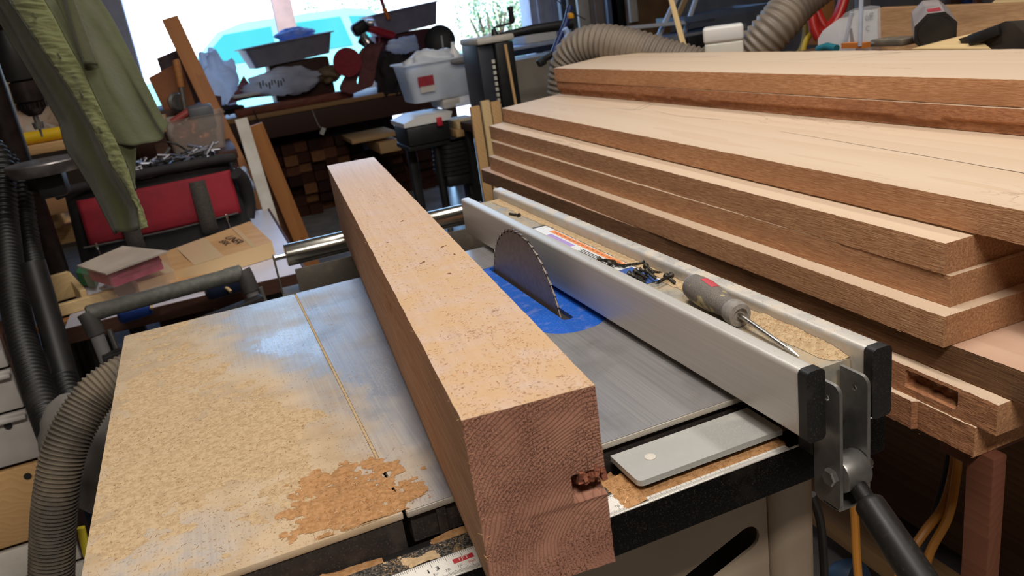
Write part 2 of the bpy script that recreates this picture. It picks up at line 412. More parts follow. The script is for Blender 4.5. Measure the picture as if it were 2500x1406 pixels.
g = G(); g.bb((2.79, 6.14, 0), (3.06, 6.36, 2.79), bev=.004); g.bb((2.85, 6.11, 0), (2.90, 6.14, 2.79), bev=.003); g.bb((3.0, 6.11, 0), (3.04, 6.14, 2.79), bev=.003); struct(g.put('trim_2', M['jamb']))
g = G(); g.box((1.05, 6.24, 1.9), (.17, .06, 2.0), bev=.004, rot=Matrix.Rotation(.0, 3, 'Y'));
g = G(); g.bb((-60, 6.35, -.14), (60, 120, -.04)); struct(g.put('driveway', pm('driveway_concrete', '#b9b6b0', '#a8a59e', 3, rough=.8)))
g = G(); g.bb((2.6, 13.5, -.04), (60, 40, .06)); struct(g.put('lawn', pm('lawn_grass', '#5d7560', '#55705a', 1.5, rough=.9, bump=.02, bsc=30)))
# ---------------------------------------------------------------- table saw
saw = thing('table_saw', (0, 0, 0), 'cabinet table saw with dusty steel top, blue throat plate and raised blade', 'table saw')
TZ = .87
g = G()
ins = [(x, y) for x, y in rounded(.244, .340, .245, .57, .046, 8)]
out = [(.0015, 0), (.505, 0), (.505, .686), (.0015, .686)]
g.prism(out, .006, Matrix.Translation((0, 0, TZ-.006)), holes=[ins]); g.put('main_table', M['steel_top'], saw)
g = G(); g.bb((.004, .004, TZ-.034), (.502, .682, TZ-.0062));
for x in (.03, .47): g.bb((x-.004, .0, TZ-.034), (x+.004, .004, TZ-.008))
g.put('table_skirt', M['iron_side'], saw)
g = G(); g.bb((.0018, -.0016, TZ-.0058), (.5048, -.0001, TZ-.0004), bev=.0005); g.put('front_edge', dusty('ground_edge', '#b8b2a8', '#9c8666', .4, 30, .35, .5), saw)
g = G(); g.bb((-.2535, 0, TZ-.007), (-.0012, .686, TZ), bev=.0018); wing = g.put('extension_wing', [M['steel_top']], saw)
g = G(); g.bb((-.252, .002, TZ-.036), (-.003, .684, TZ-.0072)); g.put('wing_skirt', M['iron_side'], wing)
g = G()
slot = rounded(.2850, .2992, .290, .566, .004, 3)
g.prism([(x, y) for x, y in rounded(.2447, .3393, .2457, .5693, .0455, 8)], .0055, Matrix.Translation((0, 0, TZ-.0058)), holes=[slot]); g.put('throat_plate', M['blue'], saw)
g = G(); g.bb((.246, .25, TZ-.20), (.338, .565, TZ-.19)); g.put('blade_housing', M['black'], saw)
# blade
g = G(); Rb, cy, cz, nt_ = .1265, .437, .830, 50
poly = []
for i in range(nt_):
    a = 2*math.pi*i/nt_
    for da, r in ((0, Rb), (.012, Rb-.0004), (.035, Rb-.0045), (.06, Rb-.0052), (.095, Rb-.003)): poly.append((r*math.cos(a-da*1.25), r*math.sin(a-da*1.25)))
poly = poly[::-1]
hole = [(.008*math.cos(t*.3927), .008*math.sin(t*.3927)) for t in range(16)]
g.prism(poly, .0024, Matrix.Translation((.2906, cy, cz)) @ YZ, holes=[hole]); bl = g.put('saw_blade', M['blade'], saw, angle=25)
g = G()
for i in range(nt_):
    a = 2*math.pi*i/nt_; c, s_ = math.cos(a), math.sin(a)
    g.box((.2918, cy+(Rb-.0022)*c, cz+(Rb-.0022)*s_), (.0032, .0048, .0022), rot=Matrix.Rotation(a, 3, 'X'))
g.put('carbide_teeth', M['carbide'], bl)
g = G(); g.cyl((.286, cy, cz), (.298, cy, cz), .02, n=24); g.put('arbor_flange', M['steel'], bl)
# front rail with rule
g = G(); g.bb((-.30, -.0685, .805), (.445, -.020, .845), bev=.0022); rail = g.put('front_rail', M['rail'], saw)
g = G(); g.bb((-.30, -.0195, .815), (.445, -.0005, .836)); g.put('rail_bracket', M['black'], rail)
g = G(); g.bb((-.299, -.0415, .8451), (.445, -.0212, .8455)); g.put('gritty_rail_top', M['grit'], rail)
g = G(); g.bb((-.30, -.0692, .8452), (.445, -.0671, .8464), bev=.0005); g.put('edge_strip', M['alu'], rail)
tz0 = .8458
g = G(); g.bb((-.30, -.0668, .8451), (.335, -.0415, tz0), mi=0)
zx = lambda mm: .335-mm*.001
def tick(x, y0, y1, wd=.00022, mi=1): g.bb((x-wd, y0, tz0), (x+wd, y1, tz0+.00006), mi=mi)
for mm in range(1, 634): tick(zx(mm), -.0664, -.0664+(.0055 if mm % 10 == 0 else .0042 if mm % 5 == 0 else .0028), .00016)
for k in range(1, 16*25):
    L = .0085 if k % 16 == 0 else .006 if k % 8 == 0 else .0045 if k % 4 == 0 else .003
    tick(zx(k*25.4/16), -.0418-L, -.0418, .00018)
for cm in range(1, 62):
    x = zx(cm*10); n = cm*10
    if n % 100 == 0: g.text(str(n), .0042, Matrix.Translation((x, -.0590, tz0+.0001)), 2)
    else: g.text(str(n % 100), .0042, Matrix.Translation((x, -.0590, tz0+.0001)), 1)
for inch in range(1, 24):
    x = zx(inch*25.4)
    if inch == 12:
        g.bb((x-.0085, -.0548, tz0), (x+.0085, -.0490, tz0+.00008), mi=2); g.text('1FT', .0058, Matrix.Translation((x, -.0520, tz0+.0002)), 0)
    else:
        s = str(inch)
        for q, ch in enumerate(s):
            off = (q-(len(s)-1)/2)*.0075
            for e in (-.00022, .00022): g.text(ch, .0068, Matrix.Translation((x+off+e, -.0530, tz0+.0001)), 1)
g.put('rule_tape', [M['tape'], M['ink'], M['redink']], rail, flat=True)
# cabinet under the table: panel with slot and rounded corner column
cxl, cxr, cz1 = -.02, .425, .80
g = G(); slotp = []
a0, a1, rs = Vector((.245, .636)), Vector((.356, .677)), .0150
d = (a1-a0).normalized(); pn = Vector((-d.y, d.x)); ang = math.atan2(pn.y, pn.x)
for k in range(9): t = ang+math.pi*k/8; slotp.append((a0.x+rs*math.cos(t), a0.y+rs*math.sin(t)))
for k in range(9): t = ang+math.pi+math.pi*k/8; slotp.append((a1.x+rs*math.cos(t), a1.y+rs*math.sin(t)))
g.prism([(cxl, .10), (.382, .10), (.382, cz1), (cxl, cz1)], .004, Matrix.Translation((0, .035, 0)) @ XZ, holes=[slotp]); g.put('front_panel', M['beige'], saw)
g = G(); g.prism(rounded(.384, .438, .012, .10, .022, 6), cz1-.04, Matrix.Translation((0, 0, .04))); g.put('corner_column', M['beige'], saw)
g = G(); g.prism(rounded(-.10, -.02, .012, .10, .022, 6), cz1-.04, Matrix.Translation((0, 0, .04))); g.put('corner_column', M['beige'], saw)
g = G(); g.bb((.408, .10, .10), (.414, .62, cz1)); g.bb((-.084, .10, .10), (-.078, .62, cz1)); g.bb((-.08, .615, .10), (.41, .62, cz1)); g.put('side_panel', M['beige'], saw)
g = G(); g.bb((-.11, .01, 0), (.44, .64, .045), bev=.006); g.put('base_plate', M['black'], saw)
g = G(); g.bb((.10, .10, .42), (.30, .45, .66), bev=.02); g.cyl((.20, .45, .55), (.20, .58, .55), .08, bev=.01); g.put('motor', pm('motor_blue_black', '#1c2432', rough=.4), saw)
# rip fence
fence = thing('rip_fence', (.36, .33, TZ+.004), 'long aluminium rip fence with two box rails and a dusty steel channel between', 'rip fence')
def rail_bar(x0, x1, y0, y1, z0=.8765, z1=.9405):
    g = G(); g.prism(rounded(x0, x1, z0, z1, .0045, 5), y1-y0, Matrix.Translation((0, y1, 0)) @ XZ); return g
rail_bar(.3195, .337, -.105, .77).put('fence_rail', M['alu'], fence)
rail_bar(.388, .407, -.105, .79).put('fence_rail', M['alu_dusty'], fence)
for x0, x1 in ((.3187, .3378), (.3872, .4078)):
    g = G(); g.prism(rounded(x0, x1, .8758, .9413, .005, 5), .010, Matrix.Translation((0, -.1005, 0)) @ XZ); g.put('end_cap', M['black_dusty'], fence)
g = G()
g.prism(rounded(.3375, .3877, .874, .925, .003, 3), .855, Matrix.Translation((0, .77, 0)) @ XZ); g.put('steel_channel', dusty('channel_steel', '#9a988f', '#c2a478', .62, 30, .5, .4, 600, .4), fence)
# arm plate of the fence head, lying over the rail
g = G(); g.prism(rounded(.188, .336, -.0575, -.0075, .006, 5, 'a'), .0055, Matrix.Translation((0, 0, .8545)), bev=0)
arm = g.put('head_plate', M['plate'], fence)
g = G(); g.lathe([(0, .0044), (.0002, .0052), (.0006, .0050), (.0009, .0040), (.0009, .001)], (.216, -.0295, .8600), n=24); g.bb((.2118, -.0299, .8606), (.2202, -.0291, .8610)); g.put('glide_screw', M['offwhite'], arm)
g = G(); g.bb((.195, -.050, .8456), (.335, -.012, .8544)); g.put('glide_pad', M['darkgrey'], arm)
g = G(); g.bb((.342, -.089, .846), (.400, -.0695, .8735), bev=.002); g.put('head_block', M['black'], fence)
# clamp yoke and handle
def cheek(x):
    g = G(); hp = [( -.1065+.0028*math.cos(t*.5236), .9105+.0028*math.sin(t*.5236)) for t in range(12)]
    g.prism(rounded(-.121, -.090, .806, .925, .008, 6, 'abd'), .0032, Matrix.Translation((x, 0, 0)) @ YZ, holes=[hp]); return g
cheek(.3425).put('yoke_cheek', M['steel'], fence); cheek(.3715).put('yoke_cheek', M['steel'], fence)
g = G(); g.bb((.3425, -.120, .806), (.3747, -.100, .8092), bev=.001); g.put('yoke_bridge', M['steel'], fence)
g = G(); g.cyl((.3459, -.112, .838), (.3713, -.112, .838), .0165, bev=.002, n=32); hub = g.put('cam_hub', M['steel'], fence)
g = G(); g.lathe([(0, .0078), (.004, .0082), (.0055, .007)], (.3425, -.112, .838), (-1, 0, 0), n=6); g.put('bolt_head', M['steel'], fence, angle=20)
g = G(); g.lathe([(0, .0076), (.005, .0076), (.005, .0045), (.009, .0042)], (.3747, -.112, .838), (1, 0, 0), n=6); g.put('lock_nut', M['chrome'], fence, angle=20)
g = G(); g.blob((.3585, -.0975, .880), (.0085, .0085, .009), amp=.03); g.put('ball_knob', M['black_dusty'], fence)
h0 = Vector((.3590, -.118, .832)); h1 = Vector((0.337,-0.215,0.797)); hd = (h1-h0).normalized()
g = G(); g.tube([h0, h0+hd*.03], .0075, 20); g.put('handle_rod', M['black_dusty'], hub)
g = G(); p0 = h0+hd*.024
g.lathe([(0, .0105), (.002, .0122), (.006, .0126), (.05, .0132), (.12, .0132), (.150, .012), (.156, .008), (.157, .001)], p0, hd, 28); g.put('handle_grip', pm('rubber_grip', '#1a1918', '#2b2825', 300, rough=.42, lo=.55, hi=.7), hub)
# label on the channel
g = G(); zl = .9252
g.bb((.3445, .20, zl), (.3765, .535, zl+.0004), mi=0)
g.bb((.3755, .20, zl+.0004), (.3765, .535, zl+.0006), mi=3); g.bb((.3445, .529, zl+.0004), (.3765, .535, zl+.0006), mi=3)
g.bb((.3655, .275, zl+.0004), (.3735, .495, zl+.0006), mi=1)
g.bb((.3545, .40, zl+.0004), (.362, .480, zl+.0006), mi=2)
for k in range(5): g.bb((.3475+.0032*k, .275, zl+.0004), (.3490+.0032*k, .375, zl+.0006), mi=3)
g.bb((.3445, .197, zl+.0004), (.372, .262, zl+.0006), mi=4)
for q, ch in enumerate('DE'): g.text(ch, .018, MX((.3565, .235-.016*q, zl+.0008), -math.pi/2), 0)
for k in range(14): g.bb((.3685, .285+.0145*k, zl+.0006), (.3705, .294+.0145*k, zl+.0007), mi=5)
g.put('warning_label', [M['white'], pm('label_orange', '#e08a50', rough=.5), pm('label_purple', '#a48cc4', rough=.5), M['darkgrey'], pm('label_blue', '#35589c', rough=.5), pm('label_rust', '#a85a30', rough=.5)], fence, flat=True)

# ---------------------------------------------------------------- beam across the saw
bw, bh, bl_ = .0905, .1402, 1.135
def rough_box(W, L, Hh, nx, ny, nz, fx=None, fy0=None, edge=.0012, seed=0, warp=0, skew=0, pw=1):
    """board or beam in local coordinates: x 0..W, y 0..L, z 0..H; faces: 0 top/bottom, 1 left/right, 2 ends"""
    g = G()
    def pt(i, j, k):
        x, z = W*i/nx, Hh*k/nz; y = (L+skew*x)*(j/ny)**pw
        q = Vector((x*40+seed, y*70, z*40))
        ed = (i in (0, nx))+(j in (0, ny))+(k in (0, nz))
        dx = dy = dz = 0
        if i in (0, nx):
            dx = (1 if i == 0 else -1)*abs(noise.noise(q))*edge*(1.8 if ed > 1 else .7)
            if fx and i == 0: dx += fx(y, z)
        if k in (0, nz) and ed > 1: dz = (1 if k == 0 else -1)*abs(noise.noise(q*1.7+Vector((9, 1, 3))))*edge*1.3
        if j in (0, ny):
            dy = (1 if j == 0 else -1)*abs(noise.noise(q*1.3+Vector((3, 9, 3))))*edge
            if fy0 and j == 0: dy += fy0(x, z)
        wz = warp*math.sin(y*2.1+seed)
        return Vector((x+dx, y+dy, z+dz+wz))
    cache = {}
    def v(i, j, k):
        if (i, j, k) not in cache: cache[i, j, k] = g.bm.verts.new(pt(i, j, k))
        return cache[i, j, k]
    for j in range(ny):
        for i in range(nx):
            for k in (0, nz): g.face([v(i, j, k), v(i+1, j, k), v(i+1, j+1, k), v(i, j+1, k)], 0 if k else 3)
        for k in range(nz):
            for i in (0, nx): g.face([v(i, j, k), v(i, j+1, k), v(i, j+1, k+1), v(i, j, k+1)], 1)
    for i in range(nx):
        for k in range(nz):
            for j in (0, ny): g.face([v(i, j, k), v(i+1, j, k), v(i+1, j, k+1), v(i, j, k+1)], 2)
    return g
def beam_end(x, z):
    u, t = x/bw, z/bh
    d = .0009 if (u > .38 and t < .40) else 0
    if .40 < t < .46 and u < .72: d = -.0003
    # torn pocket at the right hand edge, about two fifths up
    cu, ct = (u-.88)/.15, (t-.485)/.075
    r = max(abs(cu), abs(ct))
    if r < 1: d += .020*min(1, (1-r)*5)*(.6+.9*abs(noise.noise(Vector((x*220, 3, z*60)))))
    return d
def beam_left(y, z):
    d = 0
    if z < .012: d += .0016
    r = math.hypot((y-.36)/.055, (z-.100)/.012)
    if r < 1: d += .007*(1-r)*abs(.3+noise.noise(Vector((y*160, 2, z*300))))
    return d
def beam_top():
    m, nt, b = start('beam_top'); v = oco(nt)
    fib = noi(nt, oco(nt, (240, 9, 240)), 1, 3)
    c = mixc(nt, mrange(nt, fib, .3, .7), lin('#c4ab9b'), lin('#b89d8c'))
    y = new(nt, 'ShaderNodeSeparateXYZ', {0: v}).outputs[1]
    dd = mth(nt, 'MULTIPLY', mrange(nt, noi(nt, v, 26, 5, .65), .30, .58), mrange(nt, y, 1.0, .35, 0, .9))
    c = mixc(nt, dd, c, lin('#bf9d75'))
    setp(nt, b, col=c, rough=mrange(nt, y, .8, 1.1, .8, .45), spec=.3, nrm=bmp(nt, noi(nt, v, 420, 3), .7, .0006)); return m
M['beam_top'] = beam_top()
g = rough_box(bw, bl_, bh, 44, 90, 64, beam_left, beam_end, .0005, 4)
# frayed fibres hanging at the sawn end and along the left arris
for k in range(150):
    x = random.uniform(0, bw);
    chips(g, [(x, random.uniform(-.0015, .001), bh-random.uniform(0, .004)-(.0 if random.random() < .6 else random.uniform(0, .06)))], .001, .0032, .00012, [4], .8)
for k in range(50): chips(g, [(random.uniform(-.001, .001), random.uniform(0, .9), bh-random.uniform(.0, .006))], .001, .003, .00012, [4], .6)
for k in range(60): chips(g, [(bw+random.uniform(-.001, .001), random.uniform(0, 1.0), bh-random.uniform(.0, .004))], .001, .0035, .00012, [4], .6)
for k in range(34): chips(g, [(random.uniform(0, .006), random.uniform(-.001, 0), random.uniform(.02, .13))], .002, .005, .0002, [4], 1.0)
for k in range(34): # splinters in the torn pocket
    x = bw*random.uniform(.80, .99); z = bh*random.uniform(.505, .555)
    g.box((x, .003+random.uniform(0, .006), z), (random.uniform(.0015, .004), .008, random.uniform(.004, .011)), rot=Matrix.Rotation(random.uniform(-.5, .5), 3, 'Y') @ Matrix.Rotation(random.uniform(-.5, .5), 3, 'X'), mi=5)
beam = g.put('square_timber', [M['beam_top'], M['beam_side'], M['beam_end'], M['beam_side'], M['fibre'], M['crack']], at=(.0270, -.1405, TZ+.0006), angle=40)
beam.rotation_euler = (0, 0, -math.radians(5.35))
tag(beam, 'thick square-sawn wooden beam lying across the saw table, its reddish end facing the camera', 'beam')

# ---------------------------------------------------------------- lumber stack
def board(x0, y0, x1, z1, W, L, label, T=.0393, top='board_top', side='board_side', end='board_end', seed=0, fx=None, fuzz=90, edge=.0009, group=None, warp=0, ny=190, skew=.3, cracks=()):
    """front left-hand edge runs from (x0, y0) at the near end towards (x1, y0+L) at the far end"""
    g = rough_box(W, L, T, 6, ny, 8, fx, None, edge, seed, warp, skew, 1.6)
    for k in range(fuzz): chips(g, [(random.uniform(-.001, .002), random.uniform(0, L*.8), random.choice((0, 0, T, random.uniform(0, T))))], .002, .006, .00018, [4], 1.0)
    for k in range(fuzz//5): chips(g, [(random.uniform(0, W), random.uniform(-.001, .001), random.choice((0, T)))], .002, .006, .0003, [4], 1.2)
    rz = -math.atan2(x1-x0, L); Ri = Matrix.Rotation(-rz, 3, 'Z')
    for cp, cw, n_ in cracks:
        P_ = [Ri @ (Vector(p)-Vector((x0, y0, z1-T))) for p in cp]; P_ = spline(P_, 8); n_ = Vector(n_); rows = [[], []]
        for i, p in enumerate(P_):
            d_ = (P_[min(i+1, len(P_)-1)]-P_[max(i-1, 0)]).normalized(); q = d_.cross(n_)*cw*(.25+.75*i/len(P_)); p = p+d_.cross(n_)*.0012*noise.noise(p*60)+n_*.0003
            rows[0].append(g.bm.verts.new(p-q)); rows[1].append(g.bm.verts.new(p+q))
        for i in range(len(P_)-1): g.face([rows[0][i], rows[0][i+1], rows[1][i+1], rows[1][i]], 5)
    o = g.put('rough_board', [M[top], M[side], M[end], M[top], M['fibre'], M['crackline']], at=(x0, y0, z1-T), angle=40)
    o.rotation_euler = (0, 0, rz); tag(o, label, 'board', group); return o
def chunk(y0, y1, dep):
    return lambda y, z: (dep*max(0, noise.noise(Vector((y*14, z*60, 2)))*1.6+.35)*min(1, max(0, (y-y0)*30))*min(1, max(0, (y1-y)*30))) if y0 < y < y1 else 0
torn = lambda y, z: .004*abs(noise.noise(Vector((y*60, z*90, 1))))+(.007 if z < .016+.007*noise.noise(Vector((y*8, 0, 5))) else 0)
def hollow(y, z):
    d = .0015*abs(noise.noise(Vector((y*50, z*90, 4))))
    w1, w2 = .008*noise.noise(Vector((y*90, z*200, 8))), .004*noise.noise(Vector((y*120, 3, 9)))
    if .055+w1 < y < .125+w1 and .013+w2 < z < .030+w2*.7: d += .012+.006*noise.noise(Vector((y*200, z*300, 1)))
    return d
def notch(y, z):
    d = .002*abs(noise.noise(Vector((y*60, z*80, 7))))
    if y < .085: d += .006
    return d
bench_x = (.70, 1.60)
board(.652, .010, .655, .7195, .22, 1.55, 'lowest short-ended board of the front stack, with a stepped torn edge', side='board_side_red', end='board_end', seed=1, fx=notch)
board(.660, -.015, .668, .7590, .27, 1.62, 'second lowest board of the front stack, a dark hollow gouged in its edge', side='board_side_red', seed=2, fx=hollow)
board(.679, -.20, .676, .7995, .30, 1.915, 'dark weathered board low in the front stack, running out of the picture', side='board_side_dark', seed=3, top='board_top2')
board(.664, .062, .694, .8400, .29, 1.615, 'third board under the front stack top, squarely resting on the dark weathered board', seed=4)
board(.690, .078, .713, .8795, .28, 1.61, 'board with a long split along its edge, middle of the front stack', seed=5)
board(.688, .085, .727, .9190, .27, 1.645, 'board directly below the overhanging top board of the front stack, square lit end', seed=6)
board(.719, -.245, .780, .9610, .34, 1.99, 'pale wide top board of the front stack, overhanging, with a long crack', side='board_side', seed=7, top='board_top', skew=.37, cracks=(((( .909, .648, .961), (.890, .430, .961), (.870, .208, .961), (.858, .09, .961)), .0009, (0, 0, 1)), (((0.891,1.378,0.961), (0.927,1.308,0.961), (0.937,1.210,0.961), (1.016,1.254,0.961)), .0007, (0, 0, 1)), (((0.881,1.224,0.961), (0.932,1.223,0.961), (1.019,1.283,0.961)), .0006, (0, 0, 1)), (((0.951,1.167,0.961), (0.928,1.022,0.961), (0.939,0.867,0.961)), .0005, (0, 0, 1))))
board(1.044, -.245, 1.001, 1.0020, .30, 2.06, 'lower board of the rear stack, with ragged torn-out orange-brown edge', T=.0403, side='board_side_red', seed=8, fx=torn, fuzz=200, skew=.42)
board(1.056, -.25, .998, 1.0430, .305, 2.067, 'topmost pale board of the rear stack, cracked at its left end', T=.0403, side='board_side', seed=9, fuzz=60, top='board_top', skew=.45, cracks=((((1.004,1.695,1.007), (1.002,1.756,1.022), (1.000,1.814,1.038)), .0011, (-1, 0, 0)), (((1.166,0.989,1.043), (1.217,0.875,1.043), (1.285,0.804,1.043), (1.311,0.701,1.043)), .0009, (0, 0, 1)), (((1.181,0.799,1.043), (1.247,0.776,1.043), (1.301,0.743,1.043)), .0008, (0, 0, 1)), (((1.191,1.974,1.043), (1.224,1.675,1.043), (1.245,1.287,1.043)), .0007, (0, 0, 1))))
# stand under the front stack
ws = thing('lumber_stand', (.87, .75, 0), 'reddish wooden stand with square legs carrying the front board stack', 'stand')
M['redwood'] = woodface('redwood_leg', '#6b422f', '#5a3525', ring=.012, pith=(.02, .3))
for x in (.672, .985):
    for y in (-.005, 1.35):
        g = G(); g.bb((x, y, 0), (x+.022, y+.036, .6400 if y > 1 or x > .9 else .6795), bev=.002); g.put('leg', M['redwood'], ws)
for y in (.045, 1.36):
    g = G(); g.bb((.690, y, .641), (1.03, y+.04, .6795), bev=.002); g.put('cross_rail', M['redwood'], ws)
for x in (.690, .995):
    g = G(); g.bb((x, .70, .56), (x+.03, 1.349, .62), bev=.002); g.put('side_rail', M['redwood'], ws)
# cabinet behind it that carries the rear stack
cb = thing('tool_cabinet', (1.6, .8, 0), 'low brown cabinet behind the board stacks, mostly hidden', 'cabinet')
g = G(); g.bb((1.16, -.35, .05), (2.2, 1.72, .935)); g.put('carcass', M['stud'], cb)
g = G(); g.bb((1.145, -.37, .936), (2.22, 1.75, .9605), bev=.003); g.put('cabinet_top', M['stud'], cb)
for k in range(2):
    g = G(); g.bb((1.17+.53*k, -.37, .09), (1.66+.52*k, -.351, .90), bev=.003); dr = g.put('door', M['stud'], cb)
    g = G(); g.cyl((1.60+.12*k, -.371, .6), (1.60+.12*k, -.40, .6), .012, bev=.003); g.put('knob', M['steel'], dr)
CT = .9606

# ---------------------------------------------------------------- screws and screwdriver on the fence
def screw_mesh():
    g = G(); L = .031; prof = [(0, .0036), (.0005, .0040), (.0012, .0036), (.0026, .0020), (.0034, .00155)]
    g.lathe(prof, axis=(0, 1, 0), n=14)
    pr = [(.0034, .00155), (.0095, .0015)]; t = .0095
    while t < L-.004: pr += [(t, .00125), (t+.0005, .0021), (t+.0010, .00125)]; t += .0015
    pr += [(L-.004, .0012), (L, .0001)]
    g.lathe(pr, axis=(0, 1, 0), n=10); g.box((0, -.0000, 0), (.0042, .0010, .0010)); return g
M['screw'] = pm('phosphate_screw', '#2c2a27', '#4f493f', 300, rough=.45, metal=.6)
SCR = [((0.3540,0.3150,0.9280),(0.3860,0.2380,0.9260)),((0.3550,0.2880,0.9290),(0.3770,0.2240,0.9280)),((0.3890,0.2590,0.9280),(0.3630,0.2690,0.9270)),((0.3800,0.2410,0.9300),(0.3620,0.1470,0.9290)),((0.3540,0.2370,0.9280),(0.3620,0.1900,0.9270)),((0.3600,0.2320,0.9310),(0.3590,0.1630,0.9300)),((0.3700,0.2390,0.9280),(0.3930,0.2040,0.9260)),((0.3530,0.2260,0.9290),(0.3540,0.1640,0.9280)),((0.3670,0.2160,0.9330),(0.3590,0.1740,0.9320)),((0.3830,0.1880,0.9320),(0.3430,0.1720,0.9310)),((0.3820,0.1990,0.9280),(0.3730,0.1560,0.9280)),((0.3550,0.2400,0.9270),(0.3690,0.2100,0.9260))]
first = None
for k, (a, b) in enumerate(SCR):
    if first is None:
        first = o = screw_mesh().put('drywall_screw', M['screw'])
    else:
        o = first.copy(); COL.objects.link(o)
    a, b = Vector(a), Vector(b); d = (b-a).normalized(); d.z += random.uniform(-.04, .04)
    o.location = a; o.rotation_mode = 'QUATERNION'; o.rotation_quaternion = d.to_track_quat('Y', 'Z')
    tag(o, 'black drywall screw in the loose pile between the fence rails, beside the screwdriver handle', 'screw', 'black screws piled on the fence')
o = first.copy(); COL.objects.link(o); a, b = Vector((0.367,0.616,0.928)), Vector((0.355,0.664,0.927)); o.location = a; o.rotation_quaternion = (b-a).to_track_quat('Y', 'Z')
tag(o, 'single black screw lying alone at the far end of the fence', 'screw')
del o['group']

sd0, sd1, sd2 = Vector((0.368,0.125,0.941)), Vector((0.358,0.026,0.938)), Vector((0.354,-0.060,0.927))
ax = (sd1-sd0).normalized(); Lh = (sd1-sd0).length
sd = thing('screwdriver', sd0, 'grey rubber-handled screwdriver with a red mark, lying on the fence', 'screwdriver')
def sdmat():
    m, nt, b = start('rubber_dusty'); v = oco(nt)
    s = mrange(nt, noi(nt, v, 1500, 2), .40, .66, 0, .75); p = mrange(nt, noi(nt, v, 60, 3, .5, .6), .60, .64)
    c = mixc(nt, s, lin('#575350'), lin('#94887a')); c = mixc(nt, p, c, lin('#a59a72'))
    setp(nt, b, col=c, rough=.75); return m
g = G(); k = Lh/.112
g.lathe([(0, .002), (.001*k, .0095), (.006*k, .0130), (.016*k, .0146), (.034*k, .0150), (.054*k, .0142), (.070*k, .0120), (.082*k, .0106), (.090*k, .0108), (.094*k, .0118)], sd0, ax, 32); hnd = g.put('handle', sdmat(), sd, angle=50)
g = G(); g.lathe([(.094*k, .0118), (.098*k, .0126), (.106*k, .0127), (.111*k, .0118), (.1122*k, .0075), (.1085*k, .0062), (.1085*k, .0005)], sd0, ax, 32); g.put('collar', pm('grey_collar', '#8c867f', '#7d776f', 200, rough=.6), hnd, angle=50)
g = G(); g.lathe([(-.0005, .001), (.0, .0096), (.006*k, .0132), (.0065*k, .0131)], sd0, ax, 32); g.put('butt_cap', pm('butt_grey', '#8d93a4', rough=.5), hnd, angle=60)
ux, uy, _ = frame(ax)
up = (Vector((-.30, -.25, .92))-ax*Vector((-.30, -.25, .92)).dot(ax)).normalized(); sx = up.cross(ax)
g = G()
def rp(u, v):
    t = (.030+.026*u)*k; r = np.interp(t/k, [.016, .034, .054, .070], [.0146, .0150, .0142, .0120])+.00025; a = (v-.5)*.62+.42
    return sd0+ax*t+(up*math.cos(a)+sx*math.sin(a))*r
g.grid(rp, 12, 8); g.put('red_mark', pm('red_mark', '#c8434c', '#a8434a', 600, rough=.6), hnd)
g = G(); td = (sd2-sd1).normalized(); Ls = (sd2-sd1).length
g.tube([sd1-ax*.004, sd1+td*Ls*.80], .0026, 16); g.lathe([(Ls*.80, .0026), (Ls*.86, .0024), (Ls*.985, .0011), (Ls, .0007)], sd1, td, 6); g.put('shaft', M['chrome'], sd)

# ---------------------------------------------------------------- sawdust
def cov(X, Y):
    b = np.interp(Y, [0, .025, .097, .229, .357, .511, .686], [-.006, -.008, -.010, -.020, -.056, -.112, -.125])
    n = fbm(X, Y, 22, 3)-.5
    return np.clip((b-X+n*.10)/.045, 0, 1)
def dust_h(X, Y):
    c = cov(X, Y); n = fbm(X, Y*1.4, 60, 11, 4); big = fbm(X, Y, 9, 21, 3)
    thin = np.clip((Y-.25)/.4, 0, 1)*.30+np.clip((-.225-X)/.03, 0, 1)*.16
    bare = np.clip((.15-np.hypot((X+.20)*.9, Y-.03))/.09, 0, 1)*(.10+.5*np.clip(fbm(X, Y, 17, 81, 4)-.38, 0, 1)*3)
    return (n*.7+big*.5-.36-thin-bare)*.0010*c-(1-c)*.0006
g = G(); heap(g, -.2525, -.003, .001, .684, 150, 410, dust_h, TZ, 0, .0001)
pts = []
while len(pts) < 6500:
    x, y = random.uniform(-.252, .03), random.uniform(.001, .684)**1.0
    c = float(cov(np.array([x]), np.array([y]))[0]) if x < 0 else .12
    if random.random() < (.15+.85*c)*(1 if y < .35 else .45) and x < .05: pts.append((x, y, TZ+.0004+max(0, float(dust_h(np.array([x]), np.array([y]))[0]))))
chips(g, pts, .0008, .0034, .00016, [0, 0, 2, 0, 3, 3, 2, 3, 4], .15)
g.bb((-.0011, .10, TZ-.005), (.0014, .685, TZ-.0012), mi=0)
# the orange drift by the front corner of the wing
def drift(X, Y):
    nn_ = (fbm(X, Y, 90, 71, 4)-.5)*1.4; r = np.hypot((X+.035)/.060, (Y-.045)/.07)+nn_; q = np.hypot((X-.006)/.026, (Y-.022)/.018)+nn_*.7
    return (np.clip(1.0-r, 0, 1)*.0034+np.clip(1.0-q, 0, 1)*.0020)*(.35+fbm(X, Y, 120, 31, 4))-.0006
heap(g, -.10, .035, .002, .115, 110, 90, drift, TZ+.0003, 1, .0001)
pts = [(random.gauss(-.035, .028), min(max(random.gauss(.045, .03), .002), .12), TZ+.0022) for _ in range(700)]
pts += [(random.gauss(.008, .012), min(max(random.gauss(.022, .010), .002), .06), TZ+.0012) for _ in range(160)]
chips(g, [p for p in pts if p[0] < .034], .0010, .0034, .00020, [1, 1, 2, 3, 5])
mats = [M['dust'], M['dust2'], M['chipL'], M['chipM'], M['chipD'], pm('chip_orange', '#b9743c', rough=.95, spec=.1)]
tag(g.put('sawdust', mats), 'tan sawdust covering the left wing of the saw table, orange drift at its front corner', 'sawdust', kind='stuff')
